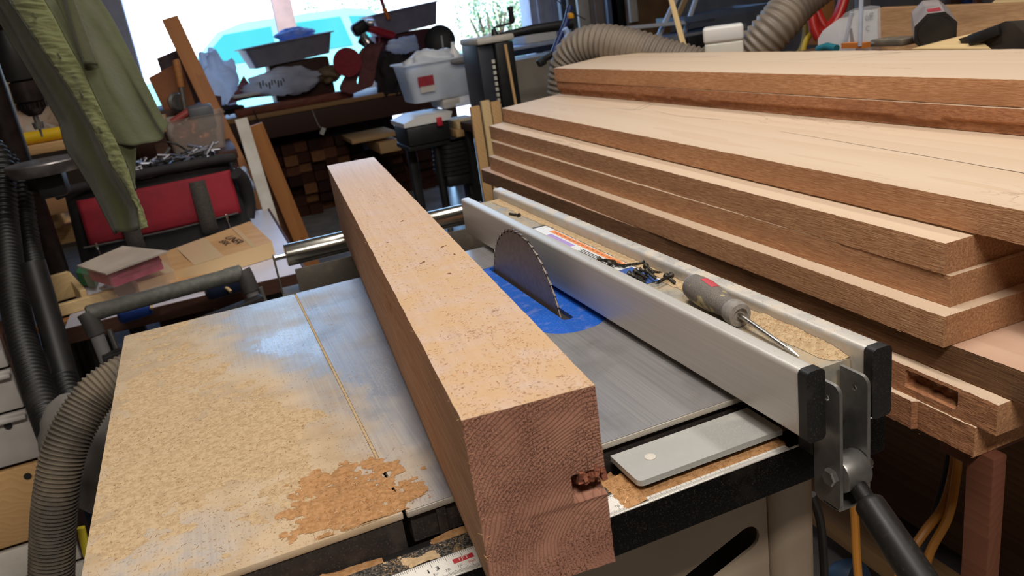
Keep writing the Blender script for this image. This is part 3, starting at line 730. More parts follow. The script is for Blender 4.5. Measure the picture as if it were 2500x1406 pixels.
# on the beam
g = G(); RB = beam.rotation_euler.to_matrix(); bo = beam.location
n = 0
while n < 2600:
    u, v = random.uniform(.001, bw-.001), random.random()**1.5*.85
    if noise.noise(Vector((u*40, v*18, 3)))+random.uniform(-.5, .45) > .02:
        chips(g, [bo+RB @ Vector((u, v, bh+.0003))], .0007, .0028, .00015, [0, 0, 0, 1, 1, 0, 1, 2], .15); n += 1
for c in ((.050, .135, 90, .010), (.062, .10, 60, .012), (.03, .07, 60, .012), (.066, .055, 70, .014), (.045, .19, 50, .02)):
    for _ in range(c[2]): chips(g, [bo+RB @ Vector((min(max(random.gauss(c[0], c[3]), .002), bw-.002), abs(random.gauss(c[1], c[3]*.7)), bh+random.uniform(.0003, .0011)))], .0010, .0034, .0002, [0, 0, 1, 3])
for u, v, L in ((.071, .40, .009), (.045, .36, .010), (.02, .47, .004), (.055, .56, .005), (.078, .36, .005), (.06, .30, .004)): chips(g, [bo+RB @ Vector((u, v, bh+.0006))], L*.8, L, .0008, [2], .05)
tag(g.put('sawdust', [M['chipL'], M['chipM'], M['chipD'], mats[5]]), 'loose light sawdust scattered over the top of the wooden beam', 'sawdust', kind='stuff')
# on the channel of the fence
g = G()
def ridge(X, Y):
    a = np.interp(Y, [-.086, -.05, .0, .08, .14, .20, .5, .76], [.001, .0075, .0075, .0050, .0020, .0022, .0016, .0022]); e = np.clip((X-.3655)/.019, 0, 1)
    h = a*e*(.35+fbm(X, Y, 130, 5, 4))-.0006
    return h
heap(g, .3382, .3876, -.084, .765, 46, 560, ridge, .9254, 0, .0001)
pts = [(min(max(random.gauss(.379, .006), .339), .3872), random.uniform(-.084, .10), .9285) for _ in range(520)]
pts = [(x, y, .9256+max(0, float(ridge(np.array([x]), np.array([y]))[0]))) for x, y, _ in pts]+[(random.uniform(.339, .387), random.uniform(-.08, .76), .9258) for _ in range(420)]
chips(g, pts, .0009, .0032, .00020, [1, 0, 2, 3, 3, 0], .3)
for k in range(150): chips(g, [(random.uniform(.3895, .4055), random.uniform(-.10, .30), .9407)], .0006, .0018, .00014, [1, 2, 2], .1)
for k in range(120): chips(g, [(random.uniform(.3215, .335), random.uniform(-.10, .45), .9407)], .0006, .0016, .00014, [1, 2, 2], .1)
tag(g.put('sawdust', [M['dust'], M['chipL'], M['chipM'], mats[5], M['chipD']]), 'orange sawdust heaped along the channel between the two fence rails', 'sawdust', kind='stuff')
# on the front rail, around the head plate and on the ledge under the table edge
g = G()
def around(X, Y):
    dx = np.maximum(np.maximum(.188-X, X-.336), 0); dy = np.maximum(np.maximum(-.0575-Y, Y+.0075), 0); d = np.hypot(dx, dy)
    left = np.clip(1-d/.024, 0, 1)*(X < .19); fr = np.clip(1-d/.0045, 0, 1)
    return np.maximum(left*.0042, fr*.0030)*(.45+fbm(X, Y, 150, 41, 4))-.0009
heap(g, .150, .337, -.067, -.0215, 170, 46, around, .8458, 1, .0001)
pts = [(x, y, .8460+max(0, float(around(np.array([x]), np.array([y]))[0]))) for x, y in ((random.uniform(.155, .335), random.uniform(-.066, -.022)) for _ in range(2600)) if float(around(np.array([x]), np.array([y]))[0]) > .0006]
chips(g, pts, .0008, .0026, .00017, [1, 2, 1, 3, 4], .25)
heap(g, -.25, .19, -.0190, -.001, 300, 16, lambda X, Y: .0060*np.clip(fbm(X, Y*.2, 20, 55, 3)*1.6-.55, 0, 1)*np.clip((Y+.020)/.012, 0, 1)*(.5+fbm(X, Y, 200, 56, 3))-.0003, .836, 1, .0001)
heap(g, -.25, .10, -.0405, -.0215, 260, 18, lambda X, Y: .0030*np.clip(fbm(X, Y, 26, 65, 3)*2-1.22, 0, 1)*(.4+fbm(X, Y, 200, 66, 3))-.0001, .8456, 0, .0001)
pts = [(random.uniform(-.25, .06), random.uniform(-.040, -.022), .8458) for _ in range(900)]
chips(g, [p for p in pts if noise.noise(Vector((p[0]*30, p[1]*60, 8))) > .02], .001, .0028, .00025, [2, 3, 3])
chips(g, [(.178, -.054, .8464)], .007, .008, .0016, [2], .05)
tag(g.put('sawdust', [M['dust'], M['dust2'], M['chipL'], M['chipM'], M['chipD']]), 'orange sawdust packed on the front rail around the grey plate and ruler', 'sawdust', kind='stuff')
for k in range(0): pass

# ---------------------------------------------------------------- roller stand behind the saw
rs_ = thing('roller_stand', (.10, 1.03, 0), 'outfeed roller stand with a shiny steel roller under the far end of the beam', 'roller stand')
g = G(); g.cyl((.022, 1.03, .8475), (.42, 1.03, .8475), .0222, bev=.0015, n=40); rl = g.put('roller', M['roller'], rs_)
g = G(); g.cyl((.0, 1.03, .8475), (.022, 1.03, .8475), .0055, n=14); g.put('axle', M['chrome'], rl); g = G(); g.cyl((.42, 1.03, .8475), (.445, 1.03, .8475), .0055, n=14); g.put('axle', M['chrome'], rl)
M['taupe'] = dusty('taupe_bracket', '#5c564e', '#8a7a64', .3, 30, .5, .2, 500, .3)
g = G(); g.bb((-.003, 1.018, .775), (.0, 1.042, .853), bev=.001); g.bb((.445, 1.000, .775), (.448, 1.06, .86), bev=.001); g.bb((.03, .995, .775), (.45, .998, .825), bev=.001); g.bb((-.003, .995, .772), (.448, 1.065, .775), bev=.001); g.put('bracket', M['taupe'], rs_)
g = G(); g.bb((.20, 1.01, .05), (.24, 1.05, .772), bev=.003); g.put('post', M['darkgrey'], rs_)
g = G(); g.bb((.0, 1.01, .0), (.44, 1.05, .05), bev=.004); g.bb((.20, .75, .0), (.24, 1.30, .049), bev=.004); g.put('foot', M['darkgrey'], rs_)

# ---------------------------------------------------------------- dust hoses
M['hose'] = dusty('corrugated_hose', '#4a443c', '#8d7d66', .5, 12, .7, 0, 700, .5)
M['hose_black'] = dusty('black_hose', '#131212', '#3a3530', .25, 10, .45, 0, 500, .2)
M['hose_clear'] = dusty('clear_grey_hose', '#7d7266', '#a5937a', .4, 10, .45, 0, 300, .3)
g = G(); hose(g, [(-0.267,0.787,0.778),(-0.295,0.773,0.777),(-0.335,0.759,0.760),(-0.383,0.735,0.710),(-0.417,0.721,0.641),(-0.449,0.723,0.554),(-0.478,0.717,0.451),(-0.486,0.683,0.350)], .0335, .0064, .0036)
tag(g.put('dust_hose', M['hose'], angle=80), 'thick grey-brown corrugated dust hose curving down beside the left edge of the saw', 'hose')
for nm, lab, ctrl, r in (('a', 'outermost black corrugated hose hanging at the left edge of the picture', [(-0.557,1.669,1.138),(-0.519,1.632,1.072),(-0.535,1.540,0.929),(-0.519,1.305,0.793),(-0.483,1.102,0.701),(-0.445,0.940,0.631)], .0285),
                         ('b', 'black corrugated hose hanging just right of the outermost one, white glints between them', [(-0.530,1.749,1.075),(-0.510,1.716,1.004),(-0.513,1.611,0.868),(-0.482,1.398,0.774),(-0.453,1.197,0.681),(-0.421,1.046,0.607)], .0235)):
    g = G(); hose(g, ctrl, r, .012, .006); tag(g.put('vacuum_hose', M['hose_black'], angle=80), lab, 'hose')
g = G(); g.tube(spline([(-0.453,1.274,0.893),(-0.451,1.232,0.779),(-0.446,1.169,0.644),(-0.436,1.117,0.541)], 8), .024, 18); tag(g.put('vacuum_wand', M['black']), 'smooth black vacuum pipe hanging between the corrugated hoses', 'pipe')
g = G(); hose(g, [(1.850,1.529,1.204),(1.724,1.548,1.137),(1.630,1.554,1.063),(1.561,1.616,0.984),(1.495,1.698,0.964),(1.409,1.788,1.002),(1.322,1.881,1.053),(1.257,1.970,1.080),(1.210,2.040,1.073),(1.179,2.088,1.022),(1.162,2.110,0.914)], .066, .019, .007, 36)
tag(g.put('dust_hose', M['hose_clear'], angle=80), 'wide grey ribbed dust hose arching behind the board stacks', 'hose')
# ================================================================ the back of the garage
# workbench in front of the opening
M['ply'] = woodface('plywood', '#a87f52', '#8f6a44')
M['darkwood'] = woodface('dark_wood', '#4a2f24', '#3a241c')
M['brown'] = woodface('brown_board', '#a8703f', '#935e35', ring=.02)
M['pale'] = woodface('pale_wood', '#c9a26f', '#b68e5e')
M['cream'] = woodface('cream_wood', '#d9bd8c', '#c9aa78')
bx0, bx1, by, bz = -.30, 1.80, 5.36, .78
wb = thing('workbench', (.6, 5.7, 0), 'long cluttered workbench in front of the bright garage opening', 'workbench')
g = G(); g.bb((bx0, by, bz-.03), (bx1, 6.05, bz), bev=.003); g.put('bench_top', M['ply'], wb)
g = G(); g.bb((bx0, by+.012, bz-.175), (bx1, by+.05, bz-.031), bev=.003); g.put('apron', M['darkwood'], wb)
for x in (bx0+.02, bx1-.11):
    for y in (by+.06, 5.93):
        g = G(); g.bb((x, y, 0), (x+.09, y+.09, bz-.031), bev=.003); g.put('leg', M['darkwood'], wb)
g = G(); g.bb((bx0, 6.03, .02), (1.42, 6.048, bz-.031)); g.put('daylight_block', M['darkwood'], wb)  # panel added to block daylight coming in under the bench
# dark wood offcuts stacked under it: every end block on its own
M['block'] = [endgrain('block_%s' % n, a, b, (.2, .1), .006, .0003, False) for n, a, b in (('a', '#4a2c20', '#3a2119'), ('b', '#6a4430', '#553424'), ('c', '#33201a', '#2a1914'), ('d', '#875c3c', '#6d4830'))]
x = bx0+.16; proto = {}
row_h = .075
for col in range(18):
    for row in range(7 if col < 12 else 5):
        wv = .098; k = [0, 2, 0, 1, 2, 0, 2, 1, 0, 3][random.randrange(10)]
        if k not in proto:
            g = G(); g.bb((-wv/2+.002, 0, .001), (wv/2-.002, .32, row_h-.001), bev=.003, seg=1); o = proto[k] = g.put('wood_block', M['block'][k])
        else: o = proto[k].copy(); COL.objects.link(o)
        o.location = (x+wv*.5+col*wv, by+.16+random.uniform(-.09, .05)-(.10 if col < 4 and row < 3 else 0), row*row_h)
        tag(o, 'dark squared wood offcut in the stack under the workbench, end towards the camera', 'wood block', 'wood offcuts stacked under the workbench')
for nm, a, b, h_, mt, lab in (('thin_board', (0.893,5.100,0.524), (1.221,5.100,0.548), .03, 'pale', 'thin light wood slat poking out under the workbench apron'), ('wood_block', (1.067,5.050,0.472), (1.216,5.050,0.478), .075, 'pale', 'short pale wood block under the right half of the workbench')):
    a, b = Vector(a), Vector(b); g = G(); g.bb((a.x, a.y, a.z-h_), (b.x, 5.5, a.z), bev=.002); tag(g.put(nm, M[mt]), lab, 'wood')
# things on the bench
M['tub'] = pm('grey_tub', '#8a8792', '#7d7a86', 10, rough=.55)
def tub(name, c, size, rz, label, mat, wall=.006, lip=.02, rx=0):
    t = thing(name, c, label, 'tray', rz=rz); L, Wd, Hh = size; g = G()
    def sh(s_, z): return rounded(-L/2*s_, L/2*s_, -Wd/2*s_, Wd/2*s_, .04*s_, 4)
    rings = []
    for s_, z in ((.86, 0), (1, Hh), (1+2*lip/L, Hh+.002), (1+2*lip/L, Hh-.006), (.985, Hh-.004), (.85, .008)):
        rings.append([g.bm.verts.new((p[0], p[1], z)) for p in sh(s_, z)])
    for A, B in zip(rings, rings[1:]):
        n = len(A)
        for k in range(n): g.face([A[k], A[(k+1) % n], B[(k+1) % n], B[k]])
    g.face(rings[0][::-1]); g.face(rings[-1])
    g.put('tub', mat, t, local=True); return t
tub('storage_tray', (.66, 5.62, 1.09), (.62, .36, .14), .03, 'large dark grey tray on the left of the bench pile, blue bag inside it', M['tub']).rotation_euler = (0, -.05, .10)
tub('storage_tray', (1.56, 5.72, 1.17), (.52, .34, .16), .05, 'raised dark grey tray at the back right of the bench, by the lawn', M['tub']).rotation_euler = (0, -.07, .05)
g = G(); g.bb((.5, 5.5, bz), (.92, 5.80, 1.085), bev=.01); tag(g.put('cardboard_box', M['darkwood']), 'dark box under the left grey tray on the workbench', 'box')
g = G(); g.bb((1.30, 5.6, bz), (1.74, 5.90, 1.165), bev=.01); tag(g.put('cardboard_box', pm('maroon_box', '#4f2228', rough=.7)), 'maroon box under the raised grey tray on the workbench', 'box')
def film(name, col, a=.55, rough=.35, bump=.004, c2=None):
    return pm(name, col, c2, 9, rough=rough, alpha=a, bump=bump, bsc=22)
def thin_bag(name, c1, c2, a, bump=.004):
    m = film(name, c1, a, .35, bump, c2); nt = m.node_tree; b = nt.nodes['Principled BSDF']; out = nt.nodes['Material Output']
    t = new(nt, 'ShaderNodeBsdfTranslucent', {0: lin(c1)}); mx = new(nt, 'ShaderNodeMixShader', {0: .5, 1: b.outputs[0], 2: t.outputs[0]})
    nt.links.new(mx.outputs[0], out.inputs[0]); return m
M['film'] = thin_bag('plastic_film', '#f2f3f8', '#d4d6e0', .92)
M['film_blue'] = thin_bag('blue_film', '#8fb0e4', '#e6eefa', .95)
M['film_warm'] = film('warm_film', '#c9b9a6', .50, c2='#b39c86')
def bag(c, r, label, mat, seed, amp=.35, crease=.35, cat='plastic bag', name='plastic_bag', fr=1.6):
    g = G(); g.blob((0, 0, 0), r, 36, 24, amp, fr, seed, 0, crease); return tag(g.put(name, M[mat] if isinstance(mat, str) else mat, at=c, angle=180), label, cat)
bag((0.738,5.620,1.259), (.13, .12, .05), 'pale blue plastic bag lying in the left grey tray', 'film_blue', 3)
bag((0.142,5.500,1.031), (.14, .10, .22), 'tall crumpled white plastic bag at the left end of the workbench', 'film', 1)
bag((0.552,5.405,0.966), (.27, .060, .095), 'flat crumpled white plastic bag with dark print in the middle of the workbench', 'film', 2)
bagp = bpy.data.objects['plastic_bag.002']; g = G(); c = Vector((0.490,5.345,0.970))
for k in range(9): g.box((c.x-.09+k*.020, 5.338, c.z+.012*math.sin(k*1.7)), (.009, .002, .045-.01*(k % 3)), rot=Matrix.Rotation(.25*math.sin(k*2.2), 3, 'Y'))
g.put('print', M['darkgrey'], bagp)
# brown and rose scraps, belts
M['rose'] = pm('abrasive_back', '#7a4a48', '#8c5750', 20, rough=.8)
M['redbelt'] = pm('abrasive_red', '#8e1f2c', '#a02a36', 40, rough=.7)
def sheet(name, pts, mat, label, cat, th=.003, curl=.02):
    P4 = [Vector(p) for p in pts]; g = G()
    nrm = (P4[1]-P4[0]).cross(P4[3]-P4[0]).normalized()
    def f(u, v): return P4[0].lerp(P4[1], u).lerp(P4[3].lerp(P4[2], u), v)+nrm*curl*math.sin(math.pi*u)*math.cos(2*v)
    def f2(u, v): return f(u, v)+nrm*th
    g.grid(f, 14, 10); g.grid(f2, 14, 10)
    return tag(g.put(name, mat), label, cat)
sheet('paper_scrap', [(0.163,5.420,0.878),(0.455,5.420,0.883),(0.346,5.500,0.983),(0.322,5.550,1.042)], M['rose'], 'folded rose-brown abrasive sheet behind the white oval on the bench', 'abrasive sheet')
def strip(name, ctrl, wdt, mat, label, cat, th=.0025, axis=(0, 1, 0)):
    p = spline(ctrl, 10); g = G(); A = Vector(axis).normalized()*wdt/2
    rows = [[g.bm.verts.new(q+A*s_) for q in p] for s_ in (-1, 1)]
    d = [((p[min(i+1, len(p)-1)]-p[max(i-1, 0)]).normalized().cross(A)).normalized()*th for i in range(len(p))]
    rows2 = [[g.bm.verts.new(q+A*s_+d[i]) for i, q in enumerate(p)] for s_ in (-1, 1)]
    for r in (rows, rows2):
        for i in range(len(p)-1): g.face([r[0][i], r[0][i+1], r[1][i+1], r[1][i]])
    for k in (0, 1):
        for i in range(len(p)-1): g.face([rows[k][i], rows[k][i+1], rows2[k][i+1], rows2[k][i]])
    return tag(g.put(name, mat), label, cat)
strip('sanding_belt', [(1.207,5.360,1.116),(1.113,5.360,1.018),(0.995,5.360,0.880),(1.039,5.360,0.836),(1.105,5.360,0.833),(1.165,5.360,0.981),(1.235,5.360,1.106)], .15, M['rose'], 'rose-brown sanding belt hanging in a loop beside the red disc', 'sanding belt', axis=(.93, .33, .15))
g = G(); c = Vector((1.009,5.300,1.029)); g.lathe([(0, .001), (0, .098), (.003, .099), (.004, .096), (.004, .001)], c, (-.25, -.95, .15), 40); tag(g.put('sanding_disc', M['redbelt']), 'round dark red sanding disc standing on edge among the bench clutter', 'sanding disc')
g = G(); c = Vector((1.778,5.550,1.063)); g.lathe([(0, .02), (0, .10), (.012, .115), (.02, .115), (.03, .10), (.03, .02)], c, (-.3, -.93, .2), 36); tag(g.put('grinding_wheel', M['black']), 'round black wheel leaning at the right end of the bench', 'wheel')
# red tool with orange grip behind the belts
t = thing('hand_sander', (1.257,5.500,1.210), 'red hand tool lying across the trays, black and chrome at its nose', 'power tool')
c = Vector(t.location)
g = G(); g.box(c+Vector((.05, 0, -.01)), (.26, .09, .055), rot=Matrix.Rotation(.42, 3, 'Y'), bev=.02, seg=3); g.put('body', pm('tool_red', '#a81f28', rough=.3), t)
g = G(); g.box(c+Vector((-.08, -.02, .03)), (.12, .10, .09), rot=Matrix.Rotation(-.4, 3, 'Y'), bev=.025, seg=3); g.cyl(c+Vector((-.10, -.06, -.04)), c+Vector((-.02, -.09, -.12)), .035, bev=.006); g.put('nose', M['black'], t)
g = G(); g.cyl(c+Vector((-.08, -.07, -.02)), c+Vector((-.05, -.10, -.09)), .03, bev=.004); g.cyl(c+Vector((-.03, -.06, .06)), c+Vector((.02, -.07, .05)), .022, bev=.004); g.put('chrome_ring', M['chrome'], t)
g = G(); g.tube(spline([c+Vector((-.02, -.08, 0)), c+Vector((.03, -.10, -.05)), c+Vector((.01, -.1, -.10)), c+Vector((-.06, -.09, -.06))], 8), .004, 8); g.put('cord', M['redbelt'], t)
t = thing('putty_knife', (1.386,5.550,1.337), 'red and orange handle sticking up out of the pile above the trays', 'hand tool')
g = G(); g.tube([Vector((1.381,5.550,1.465)), Vector((1.397,5.550,1.344))], [.016, .012], 12); g.put('handle', pm('dark_red', '#8f1c24', rough=.4), t)
g = G(); g.tube([Vector((1.397,5.550,1.344)), Vector((1.411,5.520,1.267))], [.018, .013], 12); g.put('collar', pm('orange_plastic', '#e07a20', rough=.4), t)
bag((1.347,5.420,0.908), (.17, .12, .17), 'heap of dark rags and bags at the right of the bench', pm('dark_rag', '#2a2224', '#3a3034', 8, rough=.9, bump=.01, bsc=14), 6, .4, .3, 'rags', 'rag_heap')
bag((1.437,5.340,1.082), (.12, .05, .06), 'grey plastic wrapper draped over the dark rags', 'film', 8)
bag((0.901,5.480,0.964), (.10, .10, .06), 'crumpled tan paper on the bench left of the red disc', pm('tan_paper', '#8b7556', '#6f5a40', 10, rough=.9, bump=.01, bsc=20), 5, .4, .3, 'paper', 'paper_wad')
g = G(); a, b = Vector((0.199,5.470,0.821)), Vector((1.032,5.470,0.809)); g.bb((a.x, 5.42, bz+.0005), (b.x, 5.50, bz+.055), bev=.012); tag(g.put('copper_strip', pm('copper_brown', '#6f3524', '#8a4a34', 12, (1, 5, 5), rough=.55, bump=.004, bsc=30)), 'long rust-brown strip lying along the front of the workbench', 'strip')
g = G(); g.lathe([(0, .001), (.002, .10), (.010, .11), (.014, .10), (.016, .001)], (0, 0, 0), (0, 0, 1), 36); o = g.put('oval_dish', M['white'], at=Vector((0.308,5.400,0.907))); o.scale = (1.0, .5, 1.6); tag(o, 'white oval dish on the left of the workbench, by the rose sheet', 'dish')
o = bag((0.515,5.563,0.800), (.11, .07, .035), 'crumpled blue-white packet at the front edge of the workbench', 'film_blue', 9, cat='packet', name='packet')
g = G(); g.tube(spline([(0.316,5.340,0.820),(0.332,5.330,0.728),(0.337,5.330,0.599)], 6), .004, 8); tag(g.put('cord', M['black']), 'dark cord hanging over the left front edge of the workbench', 'cord')
t = thing('string_tag', (0.729,5.335,0.620), 'small white tag on a string hanging under the bench apron', 'tag')
g = G(); g.tube(spline([(0.706,5.340,0.751),(0.722,5.335,0.656),(0.737,5.335,0.619)], 5), .002, 6); g.put('string', M['offwhite'], t)
g = G(); c = Vector((0.746,5.335,0.594)); g.box(c, (.03, .006, .05), rot=Matrix.Rotation(.6, 3, 'Y')); g.put('paper_tag', M['offwhite'], t)

bag(Vector((0.130,5.470,0.845)), (.13, .07, .035), 'dark crumpled cloth at the left end of the workbench', pm('dark_cloth', '#1e1f2a', '#2c2a32', 9, rough=.9), 51, .35, .3, 'cloth', 'cloth')
# leaning boards left of centre
def plank(a, b, wd, th, mat, label, name='leaning_board', side=(1, 0, 0), bev=.002, ground=False):
    a, b = Vector(a), Vector(b)
    if ground: a = a+(a-b)*((a.z-.012)/(b.z-a.z))
    d = (b-a).normalized(); sx = Vector(side); sx = (sx-d*sx.dot(d)).normalized(); sy = sx.cross(d)
    g = G(); m3 = Matrix((sx, d, sy)).transposed(); g.box((0, (b-a).length/2, 0), (wd, (b-a).length, th), bev=bev, seg=1)
    o = g.put(name, mat, at=a); o.rotation_euler = m3.to_euler(); return tag(o, label, 'board')
plank((0.132,2.620,0.317), (-0.065,3.050,1.385), .062, .02, M['brown'], 'tall brown board leaning left of centre, broken pale top against the bright opening', ground=True)
plank((0.101,2.360,0.441), (0.074,2.440,1.008), .043, .018, M['offwhite'], 'white painted strip leaning in front of the brown boards', 'leaning_strip', ground=True)
plank((0.203,2.660,0.463), (0.124,2.620,0.963), .062, .02, M['brown'], 'shorter brown board leaning right of the white strip', ground=True)
plank((0.157,2.720,0.443), (0.090,2.700,0.924), .045, .02, pm('brown_shade', '#6d4228', '#5d3822', 5, (8, 1, 8), rough=.6), 'narrow darker brown board between the white strip and the shorter brown board', ground=True)
sheet('paper_bag', [(-0.200,3.000,1.178),(-0.069,3.000,1.220),(-0.054,3.000,1.037),(-0.177,3.000,1.049)], pm('kraft_brown', '#8a5635', '#70452c', 6, rough=.85), 'folded orange-brown cardboard flap behind the green shirt', 'cardboard', curl=.03)
sheet('leather_piece', [(-0.154,3.150,1.244),(-0.056,3.150,1.269),(-0.037,3.150,1.026),(-0.143,3.150,1.031)], pm('dark_leather', '#4a3438', '#3a2a30', 8, rough=.7), 'dark flap above the brown cardboard beside the tall leaning board', 'cardboard', curl=.01)
sheet('box_side', [(-0.159,3.200,1.124),(0.056,3.200,1.053),(0.041,3.200,0.960),(-0.183,3.200,1.035)], pm('dark_maroon_card', '#4e2c2c', '#40262a', 6, rough=.85), 'dark maroon box panel behind the tall leaning board', 'cardboard', curl=.01)
g = G(); zc_ = Vector((-0.114,3.000,1.048)).z; g.bb((-.42, 2.98, 0), (.03, 3.38, zc_), bev=.004); tag(g.put('tall_carton', M['darkwood']), 'tall dark carton standing behind the tool bag under the brown flaps', 'box')
t = thing('hammer', (-0.093,2.850,1.149), 'wooden tool handle standing up in front of the brown cardboard flap', 'hand tool')
g = G(); g.tube([Vector((-0.085,2.850,1.231)), Vector((-0.084,2.850,1.224)), Vector((-0.091,2.850,1.130))], [.011, .014, .013], 14); g.put('handle', M['brown'], t)
g = G(); g.tube([Vector((-0.091,2.850,1.130)), Vector((-0.098,2.850,1.044))], [.010, .009], 14); g.put('shank', M['steel'], t)

# planer, stand-alone black machine at the right of the bench
pl = thing('thickness_planer', (1.084,2.620,0.888), 'black benchtop planer with a crank handle and long dark bar on top', 'machine')
def pb(a, b, y0, y1): a, b = Vector(a), Vector(b); return (min(a.x, b.x), y0, min(a.z, b.z)), (max(a.x, b.x), y1, max(a.z, b.z))
px0, px1, pz0, pz1 = 1.030, 1.180, .80, 1.118
g = G(); g.bb((px0, 2.60, pz0), (1.100, 2.80, pz1), bev=.008); g.put('side_housing', pm('planer_grey', '#2c2f38', '#34373f', 8, rough=.5), pl)
g = G(); g.bb((1.101, 2.58, pz0), (px1, 2.80, pz1-.006), bev=.006); g.put('front_housing', M['black'], pl)
g = G(); g.bb((px0-.004, 2.575, pz1-.004), (px1+.006, 2.80, pz1+.022), bev=.008); g.put('top_cap', M['offwhite'], pl)
g = G()
for k in range(9): g.bb((1.083, 2.594, pz0+.06+.022*k), (1.095, 2.601, pz0+.074+.022*k))
g.put('scale_strip', M['offwhite'], pl)
g = G(); g.tube([Vector((1.132,2.640,1.121)), Vector((1.125,2.640,1.166))], [.022, .008], 14); g.tube([Vector((1.125,2.640,1.170)), Vector((1.213,2.640,1.178))], .0045, 10); ck = g.put('crank', M['black'], pl)
g = G(); a, b = Vector((1.211,2.640,1.175)), Vector((1.210,2.640,1.240)); g.lathe([(0, .006), (.004, .010), (.010, .012), (.05, .0105), (.062, .0125), (.066, .011), (.067, .002)], a, b-a, 16); g.put('crank_grip', M['black'], ck)
g = G(); g.tube([Vector((1.144,2.620,1.134)), Vector((1.287,2.620,1.140)), Vector((1.466,2.620,1.137))], [.014, .019, .021], 16); g.put('top_bar', M['black'], pl)
ps = thing('planer_stand', (1.105, 2.7, 0), 'dark stand under the black planer', 'stand')
g = G(); g.bb((.99, 2.56, .765), (1.24, 2.86, .7995), bev=.004); g.put('stand_top', M['darkwood'], ps)
for x in (1.0, 1.2):
    for y in (2.57, 2.82):
        g = G(); g.bb((x, y, 0), (x+.03, y+.03, .7645)); g.put('leg', M['black'], ps)
plank((1.122,2.500,0.879), (1.120,2.520,1.105), .011, .009, M['pale'], 'thin pale wooden stick leaning against the black planer', 'wooden_stick', ground=True)
# white topped stand, pale panel, clamps right of the planer
g = G(); a = Vector((1.785,4.200,1.000)); b = Vector((2.134,4.200,0.963)); g.bb((a.x, 4.2, a.z-.02), (b.x+.1, 4.7, a.z+.0), bev=.004); sdx = a.x
st = thing('side_table', (a.x+.2, 4.45, 0), 'small blue-edged white table behind the planer, in the light of the opening', 'table'); g.put('table_top', [pm('blue_edge', '#b8c4da', '#9aa8c4', 4, rough=.4)], st)
g = G(); g.bb((a.x+.01, 4.21, a.z-.055), (b.x+.09, 4.24, a.z-.021)); g.put('table_edge', pm('navy_edge', '#1f2c44', rough=.5), st)
for x in (a.x+.02, b.x+.04):
    for y in (4.26, 4.64):
        g = G(); g.bb((x, y, 0), (x+.035, y+.035, a.z-.021)); g.put('leg', M['darkgrey'], st)
g = G(); c = Vector((2.047,4.300,0.986)); g.bb((c.x-.10, 4.3, a.z+.0005), (c.x+.12, 4.55, a.z+.06), bev=.008); g.put('plastic_box', M['white'], None).name = 'plastic_box'
tag(bpy.data.objects['plastic_box'], 'white flat plastic box on the small blue-edged table', 'box')
g = G(); a = Vector((1.471,3.400,0.957)); b = Vector((1.758,3.400,0.933)); g.prism(rounded(a.x, b.x+.05, .0, a.z+.02, .03, 5), .25, Matrix.Translation((0, 3.65, 0)) @ XZ); tag(g.put('beige_cabinet', pm('beige_panel', '#8d8478', '#7c7368', 5, rough=.6)), 'low beige cabinet behind the planer and stick', 'cabinet')
t = thing('bar_clamp', (1.241,2.350,1.037), 'black clamp arm with a square foot on a dark post beside the rear board stack', 'clamp')
g = G(); g.tube([Vector((1.163,2.300,1.034)), Vector((1.247,2.320,1.054)), Vector((1.360,2.360,1.080))], [.011, .012, .016], 14); g.put('bar', M['black'], t)
g = G(); c = Vector((1.235,2.330,1.038)); g.tube([c, (c.x, c.y+.02, c.z-.12), (c.x, c.y+.02, .001)], .016, 14); g.put('post', M['darkgrey'], t); g = G(); c = Vector((1.165,2.290,1.031)); g.box(c, (.030, .03, .026), rot=Matrix.Rotation(-.35, 3, 'Y'), bev=.004); g.put('foot', M['black'], t)
t = thing('spring_clamp', (1.353,2.450,1.129), 'blue and white clamp behind the rounded end of the grey hose, orange tip', 'clamp')
g = G(); g.tube(spline([(1.315,2.500,1.044),(1.345,2.500,1.092),(1.384,2.500,1.150),(1.409,2.500,1.209)], 6), .013, 12); g.put('jaw', pm('clamp_blue', '#26376e', rough=.4), t)
g = G(); g.tube(spline([(1.324,2.440,1.055),(1.354,2.440,1.105),(1.345,2.440,1.130)], 6), .012, 12); g.put('pad', pm('clamp_pale', '#a9bbe0', rough=.4), t)
g = G(); c = Vector((1.383,2.450,1.174)); g.box(c, (.022, .02, .022), bev=.004); g.put('orange_tip', pm('amber', '#d89a28', rough=.4), t)
g = G(); g.tube(spline([(1.340,2.500,1.256),(1.372,2.450,1.200),(1.431,2.420,1.151)], 6), .0022, 8); g.put('wire', M['black'], t)

# bins left of the planer
M['bin'] = thin_bag('bin_plastic', '#f4f8fd', '#e6ebf2', .94, 0)
bn = thing('storage_bin', (.985, 3.1, .9), 'translucent white plastic bin with a red label, heaped full, left of the planer', 'bin')
g = G(); bz0, bz1 = .893, 1.062
def ring(z, s_, off=0): return [(x_, y_, z) for x_, y_ in rounded(.985-.165*s_-off, .985+.165*s_+off, 3.10-.12*s_-off, 3.10+.12*s_+off, .03, 4)]
rings = [[g.bm.verts.new(p) for p in ring(z, s_, of)] for z, s_, of in ((bz0, .84, 0), (bz0+.005, .86, 0), (bz1, 1, 0), (bz1+.003, 1, .010), (bz1-.004, 1, .011), (bz1-.002, 1, .002), (bz1, .985, -.002), (bz0+.008, .83, 0))]
for A, B in zip(rings, rings[1:]):
    for k in range(len(A)): g.face([A[k], A[(k+1) % len(A)], B[(k+1) % len(A)], B[k]])
g.face(rings[0][::-1]); g.face(rings[-1]); g.put('tub', M['bin'], bn)
g = G(); g.box((.905, 2.982, .985), (.072, .002, .042), rot=Matrix.Rotation(.06, 3, 'X')); lb = g.put('red_label', M['redbelt'], bn)
